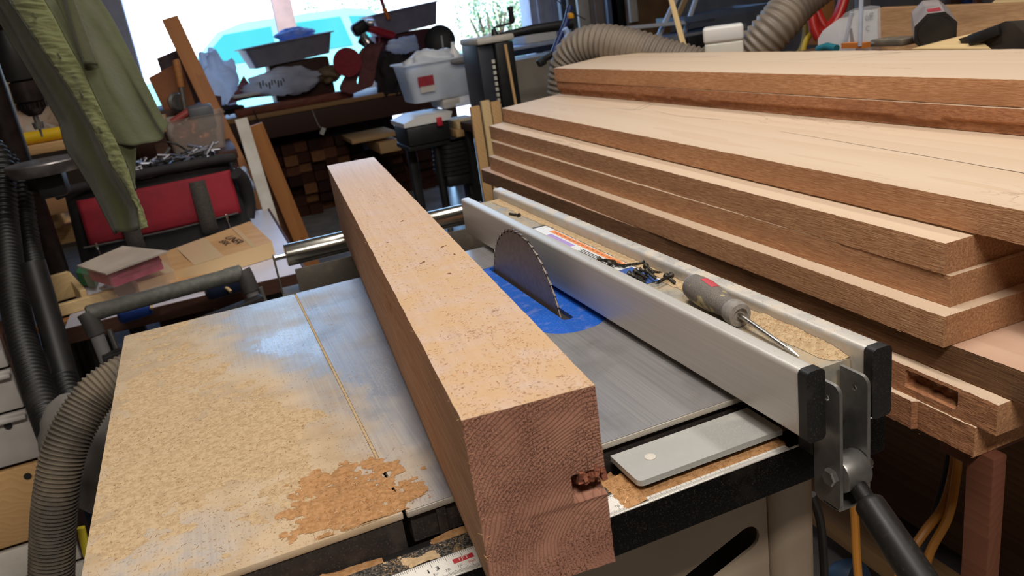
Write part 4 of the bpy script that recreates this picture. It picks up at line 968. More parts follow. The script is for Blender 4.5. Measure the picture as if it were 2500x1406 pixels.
g = G(); g.box((.908, 2.9815, .950), (.066, .002, .026), rot=Matrix.Rotation(.06, 3, 'X')); g.put('paper_label', M['offwhite'], bn)
g = G(); g.blob((1.09, 2.972, 1.045), (.065, .014, .016), 24, 12, .1, 2, 4); g.put('grey_handle', M['grey'], bn)
bag((.985, 3.10, 1.035), (.135, .10, .075), 'white plastic items heaped in the labelled bin', pm('white_items', '#e6e9ee', '#cdd2da', 7, rough=.45), 12, .35, .25, 'plastic items', 'plastic_items')
g = G(); g.lathe([(0, .026), (.03, .022), (.055, .010), (.06, .009), (.075, .008)], (1.085, 3.08, 1.05), (0, 0, 1), 18); tag(g.put('white_funnel', M['white']), 'white cone standing up out of the labelled bin', 'funnel')
g = G(); g.tube([(1.03, 3.06, 1.06), (1.045, 3.10, 1.16)], .004, 8); tag(g.put('thin_rod', M['grey']), 'thin rod sticking up out of the labelled bin', 'rod')
g = G(); g.bb((.97, 3.0, .846), (1.18, 3.2, .8925), bev=.012); tag(g.put('food_box', film('clear_box', '#cfc8bd', .8)), 'shallow clear box squeezed under the labelled bin', 'box')
tb = thing('tool_box', (.86, 3.0, .72), 'black tool box with a white lid and red latch, below the labelled bin', 'tool box')
g = G(); g.bb((.765, 2.93, .722), (.965, 3.16, .806), bev=.01); g.put('body', M['black'], tb)
g = G(); g.prism([(.757, .808), (.97, .808), (.985, .842), (.83, .846), (.757, .826)], .24, Matrix.Translation((0, 3.165, 0)) @ XZ); g.put('lid', M['white'], tb)
g = G(); g.bb((.905, 2.915, .790), (.930, 2.926, .828), bev=.003); g.put('latch', pm('latch_red', '#c22838', rough=.4), tb)
rk = thing('black_stand', (.97, 3.05, 0), 'black ribbed plastic stand with a pole, under the tool box', 'stand')
g = G()
for k in range(8): g.prism(rounded(.905+.002*k, 1.065, 2.95, 3.15, .04, 4), .017, Matrix.Translation((0, 0, .555+.0205*k)))
g.bb((.765, 2.95, .700), (1.13, 3.17, .7215), bev=.004); g.put('ribbed_body', M['black'], rk)
g = G(); g.bb((.92, 2.96, .50), (1.05, 3.14, .555), bev=.01); g.put('base', M['black'], rk)
g = G(); g.cyl((.905, 3.0, .35), (.905, 3.0, .70), .019, n=16); g.bb((.88, 2.97, .34), (.93, 3.03, .36)); g.put('pole', M['black'], rk)
g = G(); g.cyl((.905, 3.0, 0), (.905, 3.0, .40), .014, n=16); g.put('inner_pole', M['steel'], rk)
g = G(); g.bb((1.03, 3.0, 0), (1.075, 3.1, .56), bev=.01); g.bb((.80, 3.12, 0), (.84, 3.16, .70), bev=.004); g.put('rear_leg', M['black'], rk)
for k, (pa, pb_, mt, lab) in enumerate((((0.905,2.420,0.902), (0.944,2.420,0.896), 'pale', 'leftmost upright wood strip beside the black stand'), ((0.958,2.440,0.914), (0.994,2.440,0.908), 'cream', 'pale upright wood strip between two tan ones, behind the fence tip'), ((1.004,2.460,0.902), (1.044,2.460,0.895), 'pale', 'rightmost upright wood strip, partly behind the front board stack'))):
    g = G(); g.bb((pa[0]+.0005, pa[1], 0), (pb_[0]-.0005, pa[1]+.018, pa[2]), bev=.002); tag(g.put('wood_strip', M[mt]), lab, 'wood strip')
g = G(); g.bb((.99, 2.935, .7225), (1.10, 3.15, .755), bev=.002); tag(g.put('wood_offcut', M['pale']), 'tan wood offcut on the black stand, beside the tool box', 'wood')
g = G(); g.bb((1.0, 2.94, .7555), (1.11, 3.14, .790), bev=.002); tag(g.put('wood_offcut', M['cream']), 'paler wood offcut lying on top of the tan one beside the tool box', 'wood')
# ================================================================ left side
dp = thing('drill_press', (-1.669,7.473,0.000), 'dark drill press with chuck and thin bit, partly covered by the green shirt', 'drill press')
c0, c1 = Vector((-0.413,1.686,1.321)), Vector((-0.419,1.613,1.115)); cx_, cy_ = (c0.x+c1.x)/2-.004, (c0.y+c1.y)/2
M['gun'] = pm('gun_metal', '#2c2524', '#3a3130', 30, rough=.38, metal=.7)
zz = lambda py: float(np.interp(py, ZPX, ZVAL))
ZPX, ZVAL = ([-68, -45, -22, 1, 23, 46, 68, 90, 112, 134, 156, 177, 199, 220, 241, 262, 283, 303, 324, 344, 365, 385, 405, 425, 444], [1.48, 1.46, 1.44, 1.42, 1.4, 1.38, 1.36, 1.34, 1.32, 1.3, 1.28, 1.26, 1.24, 1.22, 1.2, 1.18, 1.16, 1.14, 1.12, 1.1, 1.08, 1.06, 1.04, 1.02, 1.0])
g = G(); o = (cx_, cy_, 0)
g.lathe([(zz(196)+.0, .027), (zz(200), .033), (zz(246), .034), (zz(250), .030)], o, n=32)
g.lathe([(zz(250), .029), (zz(252), .031), (zz(268), .027), (zz(276), .019), (zz(282), .013)], o, n=28); ch = g.put('chuck', M['gun'], dp)
g = G()
for k in range(20): a = k*.314; g.box((cx_+.031*math.cos(a), cy_+.031*math.sin(a), zz(258)), (.004, .003, .014), rot=Matrix.Rotation(a, 3, 'Z'))
g.put('chuck_teeth', M['gun'], ch)
g = G(); g.cyl((cx_, cy_, zz(302)), (cx_, cy_, zz(278)), .0065); g.cyl((cx_, cy_, zz(314)), (cx_, cy_, zz(298)), .011, .013); g.cyl((cx_, cy_, zz(334)), (cx_, cy_, zz(314)), .0022, .003, n=8); g.put('drill_bit', M['steel'], ch)
g = G(); g.cyl((cx_, cy_, zz(196)), (cx_, cy_, zz(60)), .036, bev=.004); g.put('quill', M['black'], dp)
g = G(); g.bb((cx_-.10, cy_-.06, zz(70)), (cx_+.02, cy_+.32, 1.72), bev=.02); g.put('head', M['black'], dp)
colx, coly = cx_-.11, cy_+.22
g = G(); g.cyl((colx, coly, .04), (colx, coly, 1.75), .036, n=28); g.put('column', M['gun'], dp)
g = G(); g.prism(rounded(colx-.22, colx+.05, coly-.20, coly+.12, .03), .045); g.put('base', M['black'], dp)
td_ = Vector((-0.420,1.571,1.062)); tzz = td_.z
g = G(); g.lathe([(tzz-.030, .02), (tzz-.028, .076), (tzz-.012, .084), (tzz-.003, .085), (tzz, .083), (tzz, .012), (tzz-.01, .011)], (td_.x, td_.y, 0), n=44); tb_ = g.put('round_table', pm('drill_table', '#7c7776', '#5f5a58', 14, rough=.35, metal=.7), dp)
g = G(); g.bb((td_.x-.03, td_.y-.02, tzz-.085), (td_.x+.03, td_.y+.05, tzz-.031), bev=.008); g.tube([(td_.x, td_.y+.03, tzz-.06), (colx, coly, tzz-.06)], .03, 14); g.cyl((colx, coly, tzz-.10), (colx, coly, tzz-.02), .052, bev=.005); g.put('table_arm', M['black'], dp)
# green shirt
def px_interp(L):
    return lambda y_: Vector((np.interp(y_, [q[0] for q in L], [q[1][0] for q in L]), np.interp(y_, [q[0] for q in L], [q[1][1] for q in L]), np.interp(y_, [q[0] for q in L], [q[1][2] for q in L])))
EL = px_interp([(-80, (-0.427,1.433,1.471)), (0, (-0.398,1.398,1.403)), (110, (-0.373,1.344,1.312)), (199, (-0.348,1.297,1.238)), (256, (-0.334,1.275,1.192)), (299, (-0.324,1.259,1.156)), (341, (-0.325,1.247,1.123)), (373, (-0.323,1.237,1.098)), (400, (-0.312,1.214,1.076)), (464, (-0.294,1.178,1.025)), (526, (-0.284,1.146,0.978)), (572, (-0.273,1.118,0.943))])
EA = px_interp([(-80, (-0.355,1.265,1.448)), (0, (-0.338,1.236,1.387)), (77, (-0.316,1.207,1.327)), (165, (-0.290,1.172,1.258)), (216, (-0.276,1.153,1.218)), (284, (-0.260,1.128,1.166)), (341, (-0.249,1.108,1.122)), (400, (-0.240,1.088,1.077)), (464, (-0.224,1.065,1.028)), (509, (-0.215,1.049,0.993)), (563, (-0.221,1.037,0.954)), (572, (-0.222,1.035,0.948))])
EB = px_interp([(-80, (-0.295,1.234,1.438)), (0, (-0.278,1.206,1.377)), (43, (-0.268,1.190,1.344)), (114, (-0.256,1.167,1.290)), (162, (-0.245,1.149,1.253)), (228, (-0.237,1.128,1.204)), (299, (-0.227,1.105,1.150)), (350, (-0.219,1.088,1.111)), (415, (-0.212,1.068,1.063)), (464, (-0.211,1.054,1.027)), (498, (-0.208,1.044,1.001)), (553, (-0.205,1.028,0.960)), (572, (-0.205,1.023,0.946))])
ED = px_interp([(-80, (-0.207,1.321,1.436)), (0, (-0.190,1.291,1.370)), (43, (-0.178,1.273,1.335)), (108, (-0.165,1.238,1.282)), (176, (-0.153,1.203,1.227)), (228, (-0.143,1.173,1.186)), (279, (-0.134,1.144,1.146)), (301, (-0.125,1.123,1.128))])
FD = Vector((.31033268, .89247504, -.32738651))
shirt = thing('shirt', EB(-60), 'olive green work shirt hanging from the drill press, placket and rounded hem towards the camera', 'shirt')
def shmat(n, a, b):
    m, nt, bs = start(n); v = oco(nt)
    wv = noi(nt, oco(nt, (900, 900, 900)), 1, 2); bl2 = noi(nt, v, 9, 4)
    c = mixc(nt, mrange(nt, bl2, .35, .7), lin(a), lin(b))
    setp(nt, bs, col=c, rough=.9, sheen=.2, spec=.2, nrm=bmp(nt, mth(nt, 'ADD', wv, mth(nt, 'MULTIPLY', noi(nt, v, 60, 4), 2.0)), .8, .0012)); return m
M['shirt'] = shmat('olive_cloth', '#4f5239', '#454830'); M['shirt_shade'] = shmat('olive_cloth_shade', '#46482f', '#3d3f2a'); M['placket'] = shmat('placket_cloth', '#74774f', '#666946')  # second cloth is darkened for the shade inside the shirt
def cloth(name, fn, nu, nv, mat, par, th=.0012):
    g = G(); g.grid(fn, nu, nv)
    o = g.put(name, mat, par, angle=180); md = o.modifiers.new('thickness', 'SOLIDIFY'); md.thickness = th; return o
def inner(u, v):
    y_ = -70+v*642; bot = 572-12*u
    y_ = -70+v*(bot+70); p = EL(y_).lerp(EA(y_), u)
    return p+FD*(.012*math.sin(u*7+v*3)*(1-abs(2*u-1)**2)+.004*noise.noise(Vector((u*4, v*7, 1))))
cloth('inner_panel', inner, 26, 60, M['shirt_shade'], shirt)
def plk(u, v):
    y_ = -70+v*(560-6*u+70); p = EA(y_).lerp(EB(y_), u)
    return p+FD*(-.004*math.sin(math.pi*u)+.0022*noise.noise(Vector((u*2.2, v*58, 4)))+.0012*noise.noise(Vector((u*5, v*120, 9)))+.003*noise.noise(Vector((u*2, v*14, 2))))
cloth('placket', plk, 12, 420, M['placket'], shirt, .0022)
HB = [Vector(p) for p in ((-0.218,1.087,1.110), (-0.193,1.081,1.101), (-0.177,1.092,1.100), (-0.161,1.103,1.100), (-0.141,1.109,1.106), (-0.131,1.120,1.113), (-0.125,1.123,1.127))]
HS = spline(HB, 6)
def right(u, v):
    top = EB(-70).lerp(ED(-70), u); q = HS[min(int(u*(len(HS)-1)), len(HS)-1)].lerp(HS[min(int(u*(len(HS)-1))+1, len(HS)-1)], (u*(len(HS)-1)) % 1)
    l, r = EB(-70+v*422), ED(-70+v*371)
    c = l.lerp(r, u)+(top.lerp(q, v))-(EB(-70).lerp(ED(-70), u).lerp(EB(352).lerp(ED(301), u), v))
    f = math.sin(math.pi*u)
    return c+FD*(f*(.011*math.sin(u*9+v*2.2+.6)+.005*math.sin(u*17-v*3))+.006*noise.noise(Vector((u*3, v*5, 7)))*f-.006*f)
fr = cloth('front_panel', right, 70, 70, M['shirt'], shirt)
def tail(u, v):
    y_ = 345+v*119; a = EB(y_); w_ = Vector((-0.190,1.079,1.099)).lerp(Vector((-0.203,1.068,1.056)), min(1, v*1.6)) if v < .62 else Vector((-0.203,1.068,1.056)).lerp(EB(464), (v-.62)/.38)
    return a.lerp(w_, u)+FD*(.004*math.sin(math.pi*u)+.002)
cloth('tail', tail, 10, 24, M['shirt'], shirt)
def pocket(u, v):
    P_ = [Vector(p) for p in ((-0.259,1.194,1.402), (-0.228,1.186,1.398), (-0.218,1.136,1.254), (-0.242,1.136,1.252))]
    return P_[0].lerp(P_[1], u).lerp(P_[3].lerp(P_[2], u), v)+FD*(-.006*math.sin(math.pi*u)*v+.006*math.sin(u*6+v*2))
cloth('pocket_flap', pocket, 16, 30, M['shirt_shade'], shirt, .002)  # the pocket's shadow is put into the darker cloth colour
for y_ in (42, 140, 232, 318):
    g = G(); p = EA(y_).lerp(EB(y_), .48)-FD*.0085; q = EA(y_+10).lerp(EB(y_+10), .48)-FD*.0085; d = (q-p).normalized()
    g.box(p, (.0035, .011, .002), rot=Matrix((d.cross(FD).normalized(), d, FD)).transposed()); g.put('buttonhole', M['shirt_shade'], shirt)

# shelving behind the drill press with plastic-wrapped things
sv = thing('shelving', (-.75, 2.62, 0), 'wooden shelving at the far left behind the drill press', 'shelf')
s1 = Vector((-0.544,2.400,1.042)).z; s2 = Vector((-0.608,2.400,0.829)).z
g = G(); g.bb((-1.6, 2.40, s1-.03), (-.17, 2.85, s1), bev=.003); g.put('shelf_board', M['pale'], sv)
g = G(); g.bb((-1.6, 2.40, s2-.115), (-.17, 2.85, s2-.055), bev=.003); g.put('shelf_board', M['pale'], sv)
for x in (-1.58, -.22):
    for y in (2.44, 2.80):
        g = G(); g.bb((x, y, 0), (x+.04, y+.04, s1-.031)); g.put('upright', M['darkwood'], sv)
bag((-.66, 2.58, s1+.09), (.20, .13, .12), 'clear plastic bag with orange and yellow things inside, on the upper left shelf', 'film_warm', 15, .35, .25)
g = G(); a, b = Vector((-0.616,2.440,1.061)), Vector((-0.470,2.440,1.066)); a.z = b.z = s1+.021; g.tube([a, b], .020, 18); tag(g.put('yellow_tube', pm('yellow', '#e0b818', '#d4a812', 8, rough=.4)), 'yellow tube lying along the front of the upper left shelf', 'tube')
bag((-.72, 2.66, s1+.06), (.10, .07, .06), 'orange bundle inside the clear bag on the upper left shelf', pm('orange_bundle', '#c46a30', '#a8522a', 8, rough=.6), 18, .3, .2, 'bundle', 'bundle')
g = G(); g.lathe([(0, .10), (.012, .11), (.03, .09), (.045, .05), (.05, .001)], (0, 0, 0), (0, 0, 1), 32); tag(g.put('lid', M['offwhite'], at=Vector((-.33, 2.55, s2-.0545))), 'cream domed lid behind the round drill table', 'lid')
g = G(); a = Vector((-0.621,2.360,0.879)); b = Vector((-0.558,2.360,0.908)); g.bb((a.x, 2.36, s2-.0545), (b.x, 2.50, s2+.0), bev=.004); tag(g.put('wood_block', M['cream']), 'small light wood block on the lower left shelf', 'wood block')
g = G(); a = Vector((-0.618,2.300,0.829)); b = Vector((-0.492,2.300,0.888)); g.bb((a.x, 2.30, a.z), (b.x+.02, 2.32, b.z+.012), bev=.002); g.bb((a.x, 2.3205, a.z), (b.x+.02, 2.395, a.z+.02)); tag(g.put('cardboard_box', pm('cardboard', '#a87c54', '#98704a', 5, rough=.85)), 'plain cardboard flap below the light wood block at the far left', 'cardboard')

# low side bench carrying the tool bag and cardboard
M['melamine'] = pm('melamine', '#c9c6d2', '#bdbac6', 5, rough=.4)
sb = thing('side_bench', (-.2, 1.95, 0), 'low side bench under the red tool bag, white top with brown edge', 'bench')
g = G(); g.bb((-.475, 1.455, .660), (.085, 2.40, .690), bev=.002); g.put('bench_top', M['melamine'], sb)
g = G(); g.bb((.086, 1.455, .655), (.092, 2.40, .691)); g.bb((-.475, 1.447, .655), (.092, 1.454, .691)); g.put('edge_band', M['darkwood'], sb)
for x in (-.455, .02):
    for y in (1.56, 2.32):
        g = G(); g.bb((x, y, 0), (x+.05, y+.05, .659)); g.put('leg', M['black'], sb)
BZ = .6905
# red and black tool bag
tbg = thing('tool_bag', (-.22, 1.98, BZ), 'open red and black canvas tool bag full of metal bits', 'tool bag', rz=.04)
M['canvas_red'] = pm('canvas_red', '#8e1124', '#7d0e1f', 10, rough=.75, bump=.0008, bsc=500)
M['canvas_black'] = pm('canvas_black', '#1b191a', '#262324', 14, rough=.8, bump=.0008, bsc=500)
bl0, bl1 = -.265, .235
g = G()
def bodyf(u, v):
    a = 2*math.pi*u; z = .235*v; tap = 1-.30*max(0, v-.45)/.55
    ex = .55; cx_, sx_ = math.cos(a), math.sin(a)
    x = (bl1-bl0)/2*(abs(cx_)**ex)*(1 if cx_ > 0 else -1)*(1-.06*v); y = .125*(abs(sx_)**ex)*(1 if sx_ > 0 else -1)*tap
    return (x-.015, y+.10, z)
g.grid(bodyf, 72, 24, wrapu=True);
for v_ in (0,):
    g.face([g.bm.verts[i] for i in range(0)]) if False else None
g.put('body', M['canvas_black'], tbg, local=True, angle=60)
def panel(u, v):
    x = bl0+.045+(bl1-bl0-.075)*u; vz = .35+.55*v; q = 1-.30*max(0, vz-.45)/.55
    return (x-.0, .10-.125*q-.0035-.004*math.sin(math.pi*u)*math.sin(math.pi*v)+(.012*abs(2*u-1)**6), .235*vz)
g = G(); g.grid(panel, 40, 16); g.put('red_panel', M['canvas_red'], tbg, local=True, angle=180).modifiers.new('thickness', 'SOLIDIFY').thickness = .002
g = G(); g.tube([(bl0, .012, .236), (bl0+.05, .002, .246), (0, -.002, .252), (bl1-.06, .002, .250), (bl1-.01, .03, .242)], .013, 14); g.put('rim', M['canvas_black'], tbg, local=True)
for x in (-.10, .105):
    g = G(); pp = spline([(x, -.004, .200), (x, -.034, .150), (x, -.052, .090), (x, -.048, .055), (x, -.030, .045)], 8)
    vs = [[g.bm.verts.new(p+Vector((s_*.023*(1-.25*(i > len(pp)*.75)), 0, 0))) for p in pp for i in (pp.index(p),)] for s_ in (-1, 1)]
    for i in range(len(pp)-1): g.face([vs[0][i], vs[0][i+1], vs[1][i+1], vs[1][i]])
    g.put('strap', pm('strap_webbing', '#37322e', '#443e38', 200, rough=.85), tbg, local=True, angle=180).modifiers.new('thickness', 'SOLIDIFY').thickness = .004
g = G(); g.tube(spline([(bl0+.03, -.025, .083), (0, -.032, .080), (bl1-.04, -.025, .086)], 6), .0028, 8); g.put('piping', M['darkgrey'], tbg, local=True)
for x in (-.20, .16):
    g = G(); g.box((x, -.036, .082), (.006, .006, .020), bev=.001); g.tube([(x, -.036, .072), (x+.003, -.036, .045)], .0012, 6); g.put('zip_pull', M['chrome'], tbg, local=True)
g = G(); g.tube(spline([(bl1-.015, .0, .20), (bl1+.001, .02, .17), (bl1+.004, .05, .10), (bl1-.01, .05, .05)], 8), .020, 12); g.put('end_pocket', M['canvas_black'], tbg, local=True)
# metal bits heaped in the bag: one pile nobody could count
g = G()
for k in range(230):
    p = Vector((random.uniform(-.12, .18), random.uniform(.03, .19), .236+random.uniform(0, .035))); d = Vector((random.uniform(-1, 1), random.uniform(-1, 1), random.uniform(-.3, .4))).normalized(); L = random.uniform(.015, .06)
    g.tube([p, p+d*L], random.uniform(.002, .005), 6, random.choice((0, 0, 1)))
g.blob((.03, .11, .215), (.20, .10, .045), 24, 12, .2, 3, 1, 1)
o = g.put('hardware', [pm('socket_steel', '#77757a', rough=.38, metal=.7), M['canvas_black']]); o.location = tbg.location; o.rotation_euler = tbg.rotation_euler; tag(o, 'loose shiny sockets and bits heaped in the top of the tool bag', 'hardware', kind='stuff')
# clear bin with copper behind the bag
cbn = thing('clear_bin', (.0, 2.62, .97), 'clear plastic bin of copper fittings behind the tool bag', 'bin')
cbp = [Vector(p) for p in ((-0.187,2.550,1.030), (0.016,2.550,1.020), (-0.001,2.550,0.922), (-0.196,2.550,0.930))]
zc0, zc1 = cbp[3].z-.02, cbp[0].z
xa, xb = cbp[0].x, cbp[1].x+.01
cbn.location = ((xa+xb)/2, 2.62, zc0)
g = G(); rings = [[g.bm.verts.new((x_, y_, z)) for x_, y_ in rounded(xa+i, xb-i, 2.54+i, 2.76-i, .02, 3)] for z, i in ((zc0, .018), (zc1, .0), (zc1+.004, -.006), (zc1+.002, -.006), (zc1-.002, .003), (zc0+.004, .021))]
for A, B in zip(rings, rings[1:]):
    for k in range(len(A)): g.face([A[k], A[(k+1) % len(A)], B[(k+1) % len(A)], B[k]])
g.face(rings[0][::-1]); g.face(rings[-1]); g.put('tub', film('clear_tub', '#b5a79c', .38, .25), cbn)
bag(((xa+xb)/2-.02, 2.65, zc0+.055), ((xb-xa)*.32, .08, .05), 'heap of copper coloured fittings inside the clear bin', pm('copper', '#b0623e', '#8a4630', 18, rough=.35, metal=.7), 21, .5, .4, 'copper fittings', 'copper_fittings')
g = G(); a, b = Vector((-0.152,2.620,1.021)), Vector((-0.085,2.620,1.050)); g.tube([a, b], .014, 12); tag(g.put('hand_tool', pm('dull_red', '#8e3a34', rough=.5)), 'dull red handle sticking out of the clear copper bin', 'hand tool')
g = G(); a = Vector((-0.091,2.660,1.063)); b = Vector((-0.004,2.660,1.006)); g.bb((a.x, 2.6, b.z-.03), (b.x, 2.72, a.z), bev=.01); tag(g.put('grey_box', pm('slate', '#5a5b60', '#47484c', 14, rough=.5)), 'grey metal box at the right of the clear copper bin', 'box')
rk2 = thing('rear_rack', (.0, 2.65, 0), 'dark stand behind the tool bag that carries the clear bin', 'stand')
g = G(); g.bb((-.165, 2.44, zc0-.032), (.035, 2.86, zc0-.001), bev=.002); g.put('stand_top', M['darkwood'], rk2)
for x in (-.15, .0):
    for y in (2.46, 2.80):
        g = G(); g.bb((x, y, 0), (x+.03, y+.03, zc0-.033)); g.put('leg', M['darkwood'], rk2)
g = G(); c = Vector((-0.126,2.900,1.075)); g.lathe([(0, .001), (0, .035), (.01, .038), (.02, .030), (.02, .001)], c, (.6, -.8, 0), 24); tag(g.put('round_gauge', M['steel']), 'small round metal part behind the shirt hem, above the clear bin', 'metal part')
g = G(); g.tube(spline([(-0.199,2.450,0.980),(-0.153,2.440,0.962),(-0.101,2.440,0.905),(-0.071,2.300,0.881)], 6), .0035, 8); tag(g.put('cord', M['black']), 'black cord running from the shirt hem down into the tool bag', 'cord')
g = G(); c = Vector((-0.004,2.372,0.694)); g.tube([c+Vector((.055*math.cos(t*.3), .05*math.sin(t*.3), .004+.0005*t)) for t in range(17)], .0035, 8); tag(g.put('cable_loop', M['darkgrey']), 'grey cable loop on the white bench top right of the tool bag', 'cable')
bag(Vector((0.017,2.280,0.809)), (.035, .03, .06), 'pale blue crumpled wrapper right of the tool bag', pm('pale_blue_wrap', '#b9c6de', '#5a6a8a', 12, rough=.4), 31, .4, .3, 'wrapper', 'wrapper')
# cardboard, blister pack, wooden tray
M['card'] = pm('cardboard_tape', '#b98f62', '#c49c70', 6, (1, 4, 4), rough=.6); M['card_in'] = pm('cardboard_side', '#d8b98a', rough=.8)
cd = thing('cardboard_box', (-.1, 1.72, BZ), 'flat taped cardboard box with black handwriting, in front of the tool bag', 'box')
q = [Vector(p) for p in ((-0.306,1.554,0.735), (0.036,1.667,0.735), (0.001,1.908,0.745), (-0.290,1.649,0.745))]
q2 = [q[0], q[1], Vector((q[2].x, q[2].y, .755)), Vector((q[3].x-.06, q[3].y+.02, .755))]
g = G(); top = [g.bm.verts.new(p) for p in q2]; bot = [g.bm.verts.new((p.x, p.y, BZ+.001+(0.0))) for p in q2]
g.face(top, 0)
for k in range(4): g.face([bot[k], bot[(k+1) % 4], top[(k+1) % 4], top[k]], 1)
g.face(bot[::-1], 1); g.put('carton', [M['card'], M['card_in']], cd, flat=True)
g = G(); e1 = (q2[1]-q2[0]).normalized(); e2 = (q2[2]-q2[1]); nrm = e1.cross(e2).normalized(); e2p = nrm.cross(e1)
c = q2[0].lerp(q2[1], .74).lerp(q2[3].lerp(q2[2], .74), .5)+nrm*.0008
Mw = Matrix((e2p, -e1, nrm)).transposed().to_4x4()
for k, (s_, off) in enumerate((('LINER', .015), ('BRK', -.012))):
    Mk = Matrix((-e2p, e1, nrm)).transposed().to_4x4(); Mk.translation = c+e1*off; g.text(s_, .034-.006*k, Mk)
g.put('handwriting', M['ink'], cd, flat=True)
g = G()
for t0, t1 in ((.18, .26), (.40, .62), (.84, .875)):
    a, b = q2[0].lerp(q2[1], t0), q2[0].lerp(q2[1], t1); d_, c_ = q2[3].lerp(q2[2], t0), q2[3].lerp(q2[2], t1)
    g.face([g.bm.verts.new(p+nrm*.0005) for p in (a, b, c_, d_)])
g.put('tape_strip', pm('packing_tape', '#cbb08c', rough=.12), cd)
bp = thing('blister_pack', (-0.375,1.787,0.690), 'clear blister pack with a grey card and pink contents, left of the cardboard box', 'package')
b1 = [Vector(p) for p in ((-0.437,1.648,0.790), (-0.358,1.485,0.790), (-0.216,1.538,0.800), (-0.330,1.720,0.800))]
g = G();
def slab(g, P4, th, mi=0):
    P4 = [Vector(p) for p in P4]; n = (P4[1]-P4[0]).cross(P4[3]-P4[0]).normalized()
    if n.z < 0: n = -n
    T = [g.bm.verts.new(p) for p in P4]; Bm = [g.bm.verts.new(p-n*th) for p in P4]; g.face(T, mi); g.face(Bm[::-1], mi)
    for k in range(4): g.face([Bm[k], Bm[(k+1) % 4], T[(k+1) % 4], T[k]], mi)
slab(g, b1, .004); g.put('backing_card', pm('grey_card', '#cfc2b2', '#bdb0a2', 8, rough=.35), bp, flat=True)
cen = sum(b1, Vector())/4
g = G(); slab(g, [cen.lerp(p, .95)-Vector((0, 0, .0045)) for p in b1], .075); g.put('blister', film('blister_film', '#d8c9c0', .16, .12), bp, flat=True)
g = G(); slab(g, [cen.lerp(p, .80)-Vector((0, 0, .010)) for p in b1], .034)
a, b = cen.lerp(b1[1], .86), cen.lerp(b1[2], .86)
for k in range(16): p = a.lerp(b, .2+.75*k/15)-Vector((0, 0, .020)); g.cyl(p, p+Vector((-.03, .02, 0)), .0042, n=8)
g.put('pink_pins', pm('pink', '#c23a66', '#d85a80', 40, rough=.3), bp)
bag(Vector((-0.320,1.642,0.715)), (.085, .05, .03), 'crumpled clear film under the blister pack', 'film_warm', 33, .35, .3)
g = G(); slab(g, [(-0.474,1.828,0.735), (-0.426,1.748,0.735), (-0.427,1.852,0.735), (-0.471,1.906,0.735)], .035); tag(g.put('green_box', pm('bottle_green', '#2c6a48', rough=.5), flat=True), 'small green box tucked under the left end of the blister pack', 'box')
tr = thing('wooden_tray', (-0.485,1.765,0.690), 'light wooden frame with an upright divider at the left front of the side bench', 'frame')
a, b = Vector((-0.505,1.574,0.720)), Vector((-0.318,1.622,0.720)); d = (b-a).normalized(); nn = Vector((-d.y, d.x, 0))
def bar_(p, q, wd, h_, zb):
    p, q = Vector((p.x, p.y, zb)), Vector((q.x, q.y, zb)); dd = (q-p).normalized(); g = G(); g.box((p+q)/2+Vector((0, 0, h_/2)), ((q-p).length, wd, h_), rot=Matrix.Rotation(math.atan2(dd.y, dd.x), 3, 'Z'), bev=.002, seg=1); return g
bar_(a, b, .018, .030, BZ).put('front_rail', M['cream'], tr); bar_(a+nn*.02, a+nn*.30, .018, .030, BZ).put('side_rail', M['cream'], tr)
bar_(a+d*.075+nn*.012, a+d*.075+nn*.28, .016, .045, BZ).put('divider', M['cream'], tr); bar_(a+nn*.16+d*.01, a+nn*.16+d*.07, .016, .07, BZ).put('upright_block', M['cream'], tr)

# folding cart in front: grey-green handle on two legs
ct = thing('folding_cart', (-.25, 1.42, 0), 'folding cart with a padded grey handle bar behind the left wing of the saw', 'cart')
hz = .757
ha, hb = Vector((-0.392,1.285,0.757)), Vector((-0.062,1.330,0.757))
g = G(); p = [ha.lerp(hb, t) for t in (0, .012, .10, .11, .50, .51, .52, .88, .89, .99, 1)]
g.tube(p, [.014, .0185, .0185, .0175, .0175, .0165, .0175, .0175, .019, .019, .014], 20); hnd = g.put('handle_bar', pm('foam_grey', '#55554f', '#63635c', 90, rough=.6), ct)
for P_ in (ha, hb):
    g = G(); g.tube(spline([P_+Vector((0, 0, .004)), P_+Vector((.004, -.004, -.012)), P_+Vector((.008, -.008, -.045))], 4), .019, 16); g.put('elbow', M['darkgrey'], hnd)
    g = G(); g.tube([P_+Vector((.008, -.008, -.04)), P_+Vector((.030, -.06, -.40)), Vector((P_.x+.04, P_.y-.10, .10))], .0145, 16); g.put('leg', M['grey'], ct)
    g = G(); g.tube([P_+Vector((.030, .02, -.05)), P_+Vector((.048, -.02, -.30))], .006, 10); g.put('lever', M['steel'], ct)
    g = G(); g.cyl(Vector((P_.x+.02, P_.y-.10, .07)), Vector((P_.x+.06, P_.y-.10, .07)), .07, bev=.01); g.put('wheel', M['black'], ct)
g = G(); a, b = ha+Vector((.01, -.035, -.11)), hb+Vector((.03, -.035, -.075)); d = (b-a); g.box((a+b)/2, (d.length, .03, .045), rot=Matrix.Rotation(math.atan2(d.y, d.x), 3, 'Z') @ Matrix.Rotation(-math.atan2(d.z, math.hypot(d.x, d.y)), 3, 'Y'), bev=.003); g.put('cross_bar', M['black'], ct)
g = G(); g.bb((ha.x+.01, ha.y-.17, .10), (hb.x+.03, ha.y-.055, .600), bev=.006); g.put('dark_block', M['black'], ct)  # black box added to darken the space below the handle
plank((-0.562,1.535,0.680), (-0.355,1.580,0.684), .030, .012, M['brown'], 'thin orange-brown wood strip sticking out left of the cart handle', 'wood_strip', side=(.3, -1, 0))
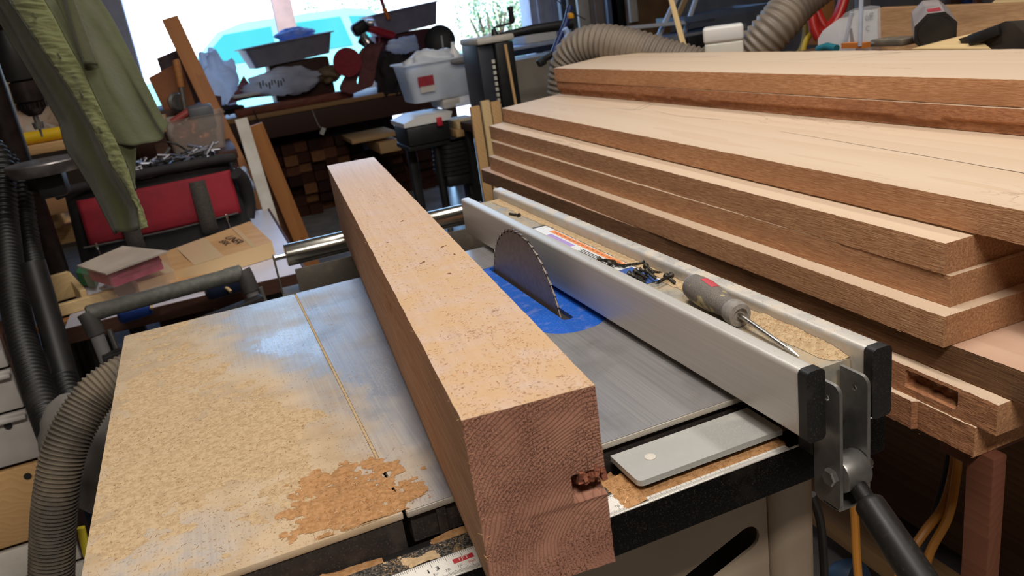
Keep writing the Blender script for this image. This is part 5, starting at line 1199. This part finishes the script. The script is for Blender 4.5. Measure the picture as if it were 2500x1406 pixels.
sheet('cardboard_flap', [(-0.268,1.537,0.695),(-0.138,1.479,0.695),(-0.145,1.555,0.715),(-0.229,1.596,0.715)], M['card'], 'small cardboard flap glimpsed below the cart handle', 'cardboard', curl=.005)
g = G(); c = Vector((-0.186,1.378,0.705)); g.tube([c+Vector((.09*math.cos(t*.16+.2), .05*math.sin(t*.16), .03*math.sin(t*.16))) for t in range(20)], .004, 8); tag(g.put('cable', M['card_in']), 'thin tan cable arcing below the cart handle', 'cable')
g = G(); c = Vector((-0.312,1.391,0.706)); g.box(c, (.075, .03, .028), rot=Matrix.Rotation(.3, 3, 'Z'), bev=.008); tag(g.put('blue_box', pm('strong_blue', '#23479a', rough=.5)), 'blue plastic piece under the left half of the cart handle', 'box')
g = G(); c = Vector((-0.110,1.410,0.712)); g.box(c, (.09, .04, .040), rot=Matrix.Rotation(.2, 3, 'Z'), bev=.01); tag(g.put('dark_blue_case', pm('dark_blue', '#232c48', rough=.5)), 'dark blue case behind the right leg of the cart', 'case')

# drawer cabinet at the lower left
M['drawer'] = pm('drawer_white', '#b7b1ab', '#a8a29c', 6, rough=.5)
ZPXX = 0
dc = thing('drawer_cabinet', (-.75, 1.55, 0), 'tall narrow cabinet of white plastic and wooden drawers at the lower left edge', 'cabinet')
fy = 1.28
zpx = lambda py: float(np.interp(py, ZPX2, ZVAL2)); ZPX2, ZVAL2 = ([730, 786, 841, 894, 947, 999, 1049, 1099, 1148, 1196, 1243, 1289, 1334, 1379, 1422, 1465, 1508], [0.85, 0.8, 0.75, 0.7, 0.65, 0.6, 0.55, 0.5, 0.45, 0.4, 0.35, 0.3, 0.25, 0.2, 0.15, 0.1, 0.05])
g = G(); g.bb((-.98, fy+.012, .02), (-.555, fy+.13, zpx(835)), bev=.004); g.put('carcass', M['darkwood'], dc)
for a_, b_, mt in ((838, 905, 'drawer'), (912, 1005, 'drawer'), (1012, 1125, 'drawer'), (1135, 1300, 'pale'), (1310, 1375, 'offwhite'), (1385, 1460, 'offwhite')):
    z1, z0 = zpx(a_), zpx(b_)
    g = G(); g.bb((-.975, fy-.006, z0), (-.56, fy+.011, z1), bev=.003)
    if mt == 'drawer': g.bb((-.975, fy-.022, z1-.014), (-.56, fy-.007, z1-.004), bev=.003)
    dw = g.put('drawer', M[mt], dc)
    g = G(); x_ = -.60; g.lathe([(0, .001), (0, .008), (.002, .007), (.002, .001)], (x_, fy-(.0085 if mt != 'drawer' else .0085), z1-.024), (0, 1, 0), 14); g.put('finger_hole', M['black'], dw)
bag(Vector((-0.392,0.941,0.591)), (.085, .07, .12), 'grey dusty filter bag hanging behind the hose, left of the saw', pm('filter_cloth', '#6f6a64', '#5f5a55', 8, rough=.9), 41, .12, .05, 'filter bag', 'filter_bag')
g = G(); g.bb((-.40, 1.02, .0), (-.30, 1.06, .52), bev=.003); tag(g.put('wooden_post', M['brown']), 'brown wooden post below the grey filter bag, left of the saw', 'post')
g = G(); c = Vector((-0.417,0.766,0.519)); g.box(c, (.012, .01, .055), rot=Matrix.Rotation(.1, 3, 'Y'), bev=.002); tag(g.put('yellow_marker', pm('yellow_plastic', '#d8c32e', rough=.4)), 'small yellow marker between hose and saw at the lower left', 'marker')
# ================================================================ lower right, under the saw rail
g = G(); a, b = Vector((1.002,0.686,0.100)), Vector((0.999,0.264,0.100)); d = (b-a).normalized()
g.box((a+b)/2+Vector((0, 0, .0)), ((b-a).length+.3, .09, .04), rot=Matrix.Rotation(math.atan2(d.y, d.x), 3, 'Z'), bev=.003); o = g.put('lumber_offcut', M['pale']); tag(o, 'pale knotty lumber lying under the table at the lower right', 'lumber')
g = G(); g.bb((.45, .16, 0), (.66, .62, .055), bev=.004); tag(g.put('plywood_sheet', M['ply']), 'plywood piece on the floor behind the black fence handle', 'plywood')
for k, (pts_, lab, c_) in enumerate((([(0.870,0.218,0.521),(0.866,0.210,0.494),(0.814,0.180,0.457),(0.761,0.168,0.434),(0.726,0.167,0.398),(0.689,0.161,0.345)], 'upper yellow-orange cord looping down behind the black fence handle', '#a8702a'), ([(0.852,0.192,0.523),(0.842,0.185,0.494),(0.801,0.161,0.452),(0.762,0.157,0.405),(0.725,0.146,0.340)], 'lower yellow-orange cord beside the reddish stand leg', '#b87c2c'), ([(0.710,0.254,0.466),(0.703,0.242,0.427),(0.694,0.230,0.385),(0.680,0.208,0.314)], 'single orange cord hanging straight down left of the fence handle', '#a86e26'))):
    g = G(); g.tube(spline(pts_, 8), .0065, 10); tag(g.put('power_cord', pm('cord_orange', c_, rough=.5)), lab, 'cord')
g = G(); g.tube(spline([(0.878,0.229,0.495),(0.840,0.207,0.461),(0.804,0.197,0.399),(0.778,0.193,0.366)], 8), .005, 10); tag(g.put('power_cord', M['black']), 'black cord between the two yellow-orange cords at the lower right', 'cord')
g = G(); c = Vector((0.716,0.295,0.279)); g.lathe([(0, .001), (0, .03), (.02, .038), (.04, .034), (.04, .001)], c, (.3, -.9, .3), 28); tag(g.put('round_container', pm('dull_blue', '#1c3046', rough=.5)), 'dull blue round container beside the saw cabinet at the lower right', 'container')
g = G(); c = Vector((0.549,0.157,0.508)); g.tube(spline([c+Vector((0, 0, .08)), c+Vector((.015, 0, .02)), c+Vector((.02, 0, -.12))], 6), .006, 10); tag(g.put('black_hose', M['black']), 'thin black hose beside the rounded corner column of the saw', 'hose')

# ================================================================ upper right, beyond the board stacks
def on(px_tuple): return Vector(px_tuple)
v = on((1.460,1.572,1.028)); w_ = (on((1.460,1.493,1.053))-on((1.460,1.650,1.055))).length; top_ = on((1.460,1.565,1.100)).z
bt = thing('white_bottle', (1.46, v.y, CT), 'squat white square plastic bottle standing behind the rear board stack', 'bottle', rz=-.62)
zs = v.z+(top_-v.z)*.35
g = G(); g.bb((-w_*.36, -w_*.24, .0), (w_*.36, w_*.24, zs-CT), bev=.006, seg=3); g.put('body', pm('translucent_white', '#d9d3c6', rough=.35, sss=.2), bt, local=True)
g = G(); g.bb((-w_*.375, -w_*.25, zs-CT+.0005), (w_*.375, w_*.25, top_-CT), bev=.008, seg=3); g.put('cap', M['white'], bt, local=True)
plank((1.420,1.692,0.954), (1.520,1.952,1.220), .017, .012, M['cream'], 'thin pale stick rising behind the rear board stack, in front of the grey hose', 'wooden_stick', side=(.5, -.8, 0))
# clear square packaging with orange edge
M['clear'] = film('clear_plastic', '#dfe3ea', .28, .12)
pk = thing('clear_package', (1.420,1.033,1.035), 'clear plastic package with an orange strip standing behind the rear board stack', 'package')
C4 = [Vector(p) for p in ((1.420,1.043,1.034), (1.420,0.959,1.034), (1.420,0.970,1.153), (1.420,0.991,1.154))]
g = G(); P5 = [Vector(p) for p in ((1.420,1.051,0.964), (1.420,0.957,0.967), (1.420,0.964,1.124), (1.420,0.995,1.127), (1.420,1.029,1.117), (1.420,1.052,1.099))]
nx = Vector((.045, 0, 0)); A = [g.bm.verts.new(p) for p in P5]; B = [g.bm.verts.new(p+nx) for p in P5]; g.face(A); g.face(B[::-1])
for k in range(6): g.face([A[k], A[(k+1) % 6], B[(k+1) % 6], B[k]])
g.put('shell', M['clear'], pk, flat=True)
g = G(); a, b = Vector((1.410,1.019,1.038)), Vector((1.410,0.947,1.042)); g.box((a+b)/2+Vector((0, 0, .004)), (.02, (b-a).length, .012)); g.put('orange_strip', pm('strip_orange', '#c8752c', rough=.5), pk)
for p, q in (((1.425,1.035,1.040), (1.425,1.011,1.118)), ((1.400,0.959,1.043), (1.400,0.955,1.150))):
    g = G(); g.tube([Vector(p), Vector(q)], .005, 8); g.put('edge_fold', film('edge_film', '#b9c4d8', .8, .15), pk)
g = G(); g.tube([Vector((1.430,1.014,1.039)), Vector((1.430,1.020,1.080))], [.005, .003], 10); g.put('dark_pin', M['darkgrey'], pk)
g = G(); P5 = [Vector(p) for p in ((1.500,1.216,0.947), (1.500,1.131,0.949), (1.500,1.132,1.098), (1.500,1.153,1.089), (1.500,1.192,1.070), (1.500,1.212,1.049))]
nx = Vector((.05, 0, 0)); A = [g.bm.verts.new(p) for p in P5]; B = [g.bm.verts.new(p+nx) for p in P5]; g.face(A); g.face(B[::-1])
for k in range(6): g.face([A[k], A[(k+1) % 6], B[(k+1) % 6], B[k]])
tag(g.put('white_package', pm('glossy_white', '#e6e6ea', rough=.2), flat=True), 'glossy white moulded package left of the clear one with the orange strip', 'package')
sg = thing('paper_card', (1.560,1.097,1.023), 'white card with dark printed letters behind the clear package', 'card')
g = G(); P5 = [Vector(p) for p in ((1.600,1.189,1.018), (1.600,1.110,1.017), (1.600,1.111,1.105), (1.600,1.189,1.106))]; slab(g, P5, .003); g.put('card', M['white'], sg, flat=True)
for s_, pp, sz in (('off', (1.597,1.134,1.088), .028), ('C', (1.597,1.138,1.059), .020)):
    g = G(); Mt = Matrix(((0, 0, -1), (-1, 0, 0), (0, 1, 0))).to_4x4(); Mt.translation = Vector(pp); g.text(s_, sz, Mt); g.put('print', M['darkgrey'], sg, flat=True)
g = G(); a, b = Vector((1.400,1.097,1.036)), Vector((1.400,1.035,1.037)); g.tube([a, a.lerp(b, .5)+Vector((0, 0, .006)), b], .010, 12); tag(g.put('teal_handle', pm('teal', '#1f6a78', rough=.4)), 'teal handle lying behind the rear board stack, below the white package', 'hand tool')
# plank on edge
g = G(); P4 = [Vector(p) for p in ((1.660,1.218,0.998), (1.600,0.642,0.979), (1.660,0.695,1.091), (1.700,1.224,1.099))]; P4[1].z = P4[0].z
T = [g.bm.verts.new(p) for p in P4]; Bm = [g.bm.verts.new(p+Vector((.04, 0, 0))) for p in P4]
g.face(T, 0); g.face(Bm[::-1], 0)
for k in range(4): g.face([Bm[k], Bm[(k+1) % 4], T[(k+1) % 4], T[k]], 0)
tag(g.put('leaning_plank', [woodrough('plank_face', '#94704e', '#a9845e', '#7f5f42', .0008, (300, 14, 300))], flat=True), 'wide brown plank standing on edge behind the battery tool at the upper right', 'board')
g = G(); P4 = [Vector(p) for p in ((1.900,1.039,1.067), (1.900,0.871,1.063), (2.100,1.019,1.061), (2.100,1.178,1.068))]; slab(g, P4, .03); tag(g.put('pale_board', M['cream'], flat=True), 'pale board end at the top right corner, above the wide plank', 'board')
# battery tool body
bt0, bt1 = Vector((1.440,0.785,1.065)), Vector((1.620,0.974,1.097))
ax = (bt1-bt0).normalized(); u_, v_, _ = frame(ax)
tl = thing('cordless_tool', bt0, 'grey and red cordless tool body lying with its black open end towards the camera', 'power tool')
def octo(g, c, r, d_, L, mi=0, sq=1.0):
    A = []; B = []
    for k in range(8):
        a = math.radians(22.5+45*k); p = u_*math.cos(a)*r+v_*math.sin(a)*r*sq; A.append(g.bm.verts.new(c+p)); B.append(g.bm.verts.new(c+p*.93+d_*L))
    g.face(A[::-1], mi); g.face(B, mi)
    for k in range(8): g.face([A[k], A[(k+1) % 8], B[(k+1) % 8], B[k]], mi)
g = G(); octo(g, bt0, .044, ax, .17); g.put('body', pm('tool_grey', '#a49a98', '#8f8684', 20, rough=.35), tl, flat=True)
g = G(); octo(g, bt0-ax*.004, .0445, ax, .012); g.cyl(bt0-ax*.008, bt0, .034, n=24); g.put('open_end', M['black'], tl, flat=True)
g = G(); n_ = Vector((-.12, -.05, 1)); n_ = (n_-ax*n_.dot(ax)).normalized(); g.box(bt0+ax*.030+n_*.0405, (.026, .032, .003), rot=Matrix((n_.cross(ax)*-1, ax, n_)).transposed(), bev=.0008); g.put('red_badge', M['redbelt'], tl)
g = G(); a, b = Vector((1.440,0.955,1.037)), Vector((1.480,0.871,1.052)); d = (b-a); g.box((a+b)/2, (.06, d.length, .016), bev=.004); tag(g.put('metal_bracket', pm('grey_bracket', '#6b645c', '#8a7f6c', 20, rough=.45, metal=.4)), 'flat grey-brown metal piece left of the cordless tool', 'metal part')
g = G(); a, b = Vector((1.420,0.973,1.040)), Vector((1.450,0.922,1.048)); g.tube([a, b], .006, 10); tag(g.put('metal_rod', M['steel']), 'dull rod lying left of the cordless tool', 'rod')
g = G(); P4 = [Vector(p) for p in ((1.400,0.810,1.036), (1.400,0.616,1.035), (1.460,0.712,1.057), (1.460,0.784,1.045))]; slab(g, P4, .012); tag(g.put('light_offcut', M['cream'], flat=True), 'light wood offcut below the cordless tool, behind the rear board stack', 'wood')
hl = thing('holster', (1.420,0.632,1.043), 'black folded tool holster at the right behind the rear board stack', 'holster')
g = G(); P5 = [Vector(p) for p in ((1.420,0.709,1.052), (1.420,0.652,1.067), (1.420,0.604,1.084), (1.420,0.586,1.080), (1.420,0.528,1.031), (1.420,0.688,1.030))]
nx = Vector((.10, 0, -.01)); A = [g.bm.verts.new(p) for p in P5]; B = [g.bm.verts.new(p+nx) for p in P5]; g.face(A); g.face(B[::-1])
for k in range(6): g.face([A[k], A[(k+1) % 6], B[(k+1) % 6], B[k]])
g.put('shell', pm('dark_leather_brown', '#2a2521', '#3a332c', 12, rough=.5), hl, flat=True)
g = G(); a, b = Vector((1.413,0.678,1.049)), Vector((1.413,0.610,1.069)); d = b-a; g.box((a+b)/2, (.010, d.length, .022), rot=Matrix.Rotation(-math.atan2(d.z, abs(d.y)), 3, 'X'), bev=.004); g.put('clip', M['black'], hl)
# hanging things on the right hand wall
M['hose_red'] = pm('red_hose', '#b8281f', '#a3221b', 10, rough=.35)
t = thing('air_hose', (2.140,1.931,1.047), 'coil of bright red air hose hanging at the upper right', 'hose')
for k in range(3):
    g = G(); g.tube(spline([(2.133,1.988,1.196),(2.112,1.958,1.096),(2.119,1.929,1.021),(2.142,1.908,0.988),(2.190,1.902,1.018),(2.241,1.911,1.091),(2.275,1.930,1.174)] if k == 0 else [(2.194,2.021,1.191),(2.174,1.990,1.089),(2.180,1.965,1.026),(2.195,1.951,1.002),(2.249,1.949,1.048),(2.321,1.969,1.172)] if k == 1 else [(2.110,1.939,1.195),(2.083,1.907,1.083),(2.076,1.884,1.012),(2.083,1.868,0.974)], 8), .017, 12); g.put('coil', M['hose_red'], t)
for k, (pts_, lab) in enumerate((([(2.130,2.104,1.205),(2.106,2.058,1.057),(2.137,2.048,1.060),(2.156,2.027,1.019),(2.130,2.010,0.947),(2.089,2.009,0.908)], 'dark yellow cord loop hanging right of the grey hose'), ([(2.104,1.924,0.994),(2.078,1.926,0.976),(2.057,1.921,0.942),(2.046,1.909,0.900)], 'short bright yellow cord below the red hose coil'))):
    g = G(); g.tube(spline(pts_, 8), .010, 10); tag(g.put('extension_cord', pm('cord_yellow', '#8a7420' if k == 0 else '#c8a820', rough=.5)), lab, 'cord')
def panel_box(lo, hi, mat, name, lab, cat, y0, y1, bev=.003):
    a, b = Vector(lo), Vector(hi); g = G(); g.bb((min(a.x, b.x), y0, min(a.z, b.z)), (max(a.x, b.x), y1, max(a.z, b.z)), bev=bev); return tag(g.put(name, mat), lab, cat)
panel_box((2.729,2.600,0.864), (2.842,2.600,1.161), M['brown'], 'wooden_post', 'brown timber post behind the red hose coil', 'post', 2.62, 2.70)
panel_box((2.895,2.620,0.915), (2.958,2.620,1.149), M['grey'], 'grey_pipe', 'grey vertical pipe right of the red hose coil', 'pipe', 2.62, 2.66)
panel_box((2.995,2.620,0.901), (3.069,2.620,1.135), pm('grey_panel', '#77757a', rough=.5), 'metal_sheet', 'grey vertical sheet above the printed card', 'panel', 2.63, 2.66)
panel_box((3.471,2.600,0.912), (3.517,2.600,1.080), M['grey'], 'grey_post', 'narrow grey post in the dark recess above the wide plank', 'post', 2.6, 2.63)
panel_box((3.576,2.620,0.899), (3.656,2.620,1.065), M['darkwood'], 'dark_post', 'dark brown upright in the recess left of the blue one', 'post', 2.62, 2.66)
panel_box((3.659,2.600,0.887), (3.705,2.600,1.058), pm('deep_blue', '#1f2f5c', rough=.5), 'blue_post', 'dark blue upright in the recess above the wide plank', 'post', 2.6, 2.63)
panel_box((3.757,2.620,0.875), (3.796,2.620,1.049), M['redwood'], 'red_post', 'reddish upright right of the dark blue one in the recess', 'post', 2.62, 2.66)
# upright sheets, frames and boards against the right part of the front wall
panel_box((2.827,5.600,0.942), (2.959,5.600,1.392), pm('blue_grey_trim', '#4a5468', rough=.5), 'tall_trim', 'dark blue-grey upright right of the garage door jamb', 'trim board', 5.6, 5.66)
panel_box((2.778,5.200,0.912), (2.944,5.200,1.361), M['offwhite'], 'upright_board', 'pinkish white board standing upright right of the garage opening', 'board', 5.2, 5.23)
panel_box((2.799,5.400,0.911), (2.936,5.400,1.378), pm('olive_brown', '#5c5348', '#4d463e', 8, rough=.7), 'upright_board', 'olive brown upright between the jamb and the white board', 'board', 5.4, 5.44)
panel_box((2.862,5.150,0.899), (2.952,5.150,1.356), pm('tan_grey', '#8a7d74', rough=.6), 'upright_board', 'narrow taupe board right of the pinkish white one', 'board', 5.15, 5.18)
panel_box((2.878,5.120,0.866), (3.017,5.120,1.346), pm('taupe_b', '#94877c', '#85796f', 6, rough=.6), 'upright_board', 'wider taupe board standing right of the narrow one', 'board', 5.12, 5.15)
panel_box((2.917,5.000,0.976), (2.999,5.000,1.338), pm('steel_blue', '#5a6a86', rough=.4), 'metal_upright', 'steel blue upright left of the dark door panel', 'post', 5.0, 5.04)
panel_box((2.948,5.000,0.884), (3.134,5.000,1.322), M['black'], 'dark_door', 'dark panel between the steel blue upright and the tan sheet', 'panel', 5.0, 5.05)
panel_box((3.026,4.900,0.842), (3.375,4.900,1.285), pm('tan_sheet', '#7c5c3c', '#6c4f34', 6, rough=.7), 'tan_sheet', 'tan brown sheet standing behind the white bars', 'panel', 4.9, 4.94)
panel_box((3.023,4.860,1.001), (3.086,4.860,1.316), M['offwhite'], 'white_edge', 'thin white upright on the left edge of the tan sheet', 'trim board', 4.86, 4.89)
M['whitebar'] = pm('white_bar', '#c9ccd6', rough=.4)
fs_ = thing('sawhorse', (2.584,3.650,0.872), 'white tubular frame behind the grey hose, one level bar and two slanting legs', 'frame')
def rod(a, b, wd, th, name, par):
    a, b = Vector(a), Vector(b); d = (b-a).normalized(); x, y, _ = frame(d, (0, 1, 0)); g = G(); g.box((a+b)/2, (wd, th, (b-a).length), rot=Matrix((y, x, d)).transposed() if 0 else Matrix((x, -y if 0 else y, d)).transposed(), bev=.003); return g.put(name, M['whitebar'], par)
rod((2.234,3.600,1.035), (2.842,3.600,1.000), .02, .05, 'bar', fs_); rod((2.441,3.640,0.882), (2.685,3.640,1.220), .024, .02, 'leg', fs_); rod((2.648,3.660,0.886), (2.820,3.660,1.205), .022, .02, 'leg', fs_)
plank((2.785,3.900,1.014), (2.919,3.900,1.211), .03, .02, M['pale'], 'tan slanted board between the two white legs', 'leaning_board')
g = G(); a, b = Vector((2.637,3.500,1.024)), Vector((3.099,3.500,1.052)); g.bb((a.x, 3.5, a.z), (b.x+.1, 3.9, b.z-.02), bev=.02); tag(g.put('blue_grey_seat', pm('seat_bluegrey', '#5a6578', '#505b6e', 6, rough=.5)), 'blue-grey plastic seat above the dip of the grey hose', 'seat')
g = G(); a, b = Vector((2.431,3.400,0.937)), Vector((2.974,3.400,0.959)); g.bb((a.x, 3.45, a.z), (b.x, 3.8, b.z-.01), bev=.02); tag(g.put('grey_bin', pm('bin_grey', '#8a8c94', '#777a82', 5, rough=.5)), 'light grey plastic container under the blue-grey seat', 'bin')
g = G(); a, b = Vector((2.522,3.380,0.924)), Vector((2.683,3.380,0.944)); g.bb((a.x, 3.38, .8605), (b.x+.05, 3.44, b.z), bev=.01); tag(g.put('black_case', M['black']), 'black case edge under the horizontal white bar', 'case')
g = G(); g.bb((2.05, 3.36, 0), (2.95, 4.0, .86), bev=.01); tag(g.put('storage_chest', M['darkwood']), 'dark chest at the back right, hidden behind the grey hose', 'chest')
# ================================================================ outside
g = G(); a = Vector((1.046,8.400,1.373)); g.bb((a.x-.10, 8.36, -.04), (a.x+.09, 8.5, 3.0), bev=.005); tag(g.put('window_mullion', pm('mullion_rose', '#8a7670', '#7d6a64', 5, rough=.7)), 'pale rose window mullion set outside the garage opening to catch sun, behind the trays', 'post')  # window mullion moved outdoors so that sun and sky brighten it
car = thing('car', (1.25, 12.2, -.04), 'pale car parked outside the garage opening, seen through the glare', 'car')
M['carpaint'] = pm('car_paint', '#6fa8a3', rough=.25, coat=.6); M['carglass'] = pm('car_glass', '#2f7a76', rough=.1)
def car_sec(u, v): pass
prof = [(-2.2, .35), (-2.25, .75), (-2.1, .95), (-1.3, 1.02), (-.75, 1.48), (-.4, 1.56), (1.0, 1.56), (1.35, 1.50), (1.75, 1.05), (2.15, .98), (2.25, .7), (2.2, .35)]
g = G(); g.prism(prof[::-1], 1.75, Matrix.Translation((0, .875, 0)) @ XZ, bev=0); cb_ = g.put('body', M['carpaint'], car, local=True, angle=50)
for poly_ in ([(-1.15, 1.06), (-.68, 1.44), (-.05, 1.46), (-.05, 1.06)], [(.05, 1.06), (.05, 1.46), (.9, 1.46), (1.0, 1.06)], [(1.1, 1.06), (1.02, 1.45), (1.25, 1.42), (1.5, 1.10)]):
    for yy in (-.876, .884):
        g = G(); g.prism(poly_, .008, Matrix.Translation((0, yy, 0)) @ XZ); g.put('window', M['carglass'], car, local=True)
for x in (-1.4, 1.4):
    for yy in (-.90, .68):
        g = G(); g.lathe([(0, .18), (.0, .30), (.02, .33), (.2, .33), (.22, .30), (.22, .18)], (x, yy, .33), (0, 1, 0), 32); wh = g.put('wheel', M['black'], car, local=True)
        g = G(); g.lathe([(-.005, .02), (0, .19), (.05, .19), (.05, .02)], (x, yy, .33), (0, 1, 0), 24); g.put('hubcap', M['steel'], wh, local=True)
def bush(c, r, label, col1, col2, n=3000):
    t = thing('bush', (c[0], c[1], 0), label, 'bush'); g = G(); C_ = Vector((0, 0, c[2]))
    for k in range(n):
        a = random.uniform(0, 6.283); z = random.uniform(-1, 1); q = math.sqrt(1-z*z); rr = random.uniform(.55, 1)**.5
        d = Vector((q*math.cos(a)*r[0], q*math.sin(a)*r[1], z*r[2]))*rr*(1+.25*noise.noise(Vector((a*2, z*3, c[0])))); p = C_+d
        m3 = Matrix.Rotation(random.uniform(0, 6.3), 3, 'Z') @ Matrix.Rotation(random.uniform(-1, 1), 3, 'X'); s_ = random.uniform(.03, .07)*r[2]
        g.face([g.bm.verts.new(p+m3 @ Vector(q_)*s_) for q_ in ((-.5, 0, 0), (0, -.9, .1), (.5, 0, 0), (0, .9, .1))], random.randrange(2))
    g.put('foliage', [pm('leaf', col1, rough=.7), pm('leaf', col2, rough=.7)], t, local=True)
    g = G()
    for k in range(5): g.tube([(0, 0, -.05), (r[0]*.5*math.cos(k*1.3), r[1]*.5*math.sin(k*1.3), c[2])], [.05, .02], 8)
    g.put('stem', M['darkwood'], t, local=True)
bush((6.05, 16, 1.1), (.8, .7, .75), 'round green bush beyond the lawn, left of the right jamb', '#93a874', '#7d9868')
bush((4.4, 16.8, .75), (.8, .7, .5), 'low yellow-green bush beyond the lawn, above the raised tray', '#a9ac78', '#98a474')
bush((6.9, 17.5, 1.3), (.7, .7, .9), 'dark green tall bush at the right edge of the garage opening', '#6c937a', '#5c876c')
bush((3.3, 17, 1.3), (1.0, .8, .9), 'leafy green shrub seen above the red tool on the trays', '#7fa87c', '#98b284')
g = G(); g.bb((-14, 26, -.04), (30, 26.3, 3.2)); g.bb((-14, 25.6, 3.2), (30, 26.6, 3.4)); tag(g.put('house_wall', pm('pale_siding', '#d9d6d0', '#cfccc6', 2, rough=.8)), 'pale house front across the street, washed out by the light', 'house')
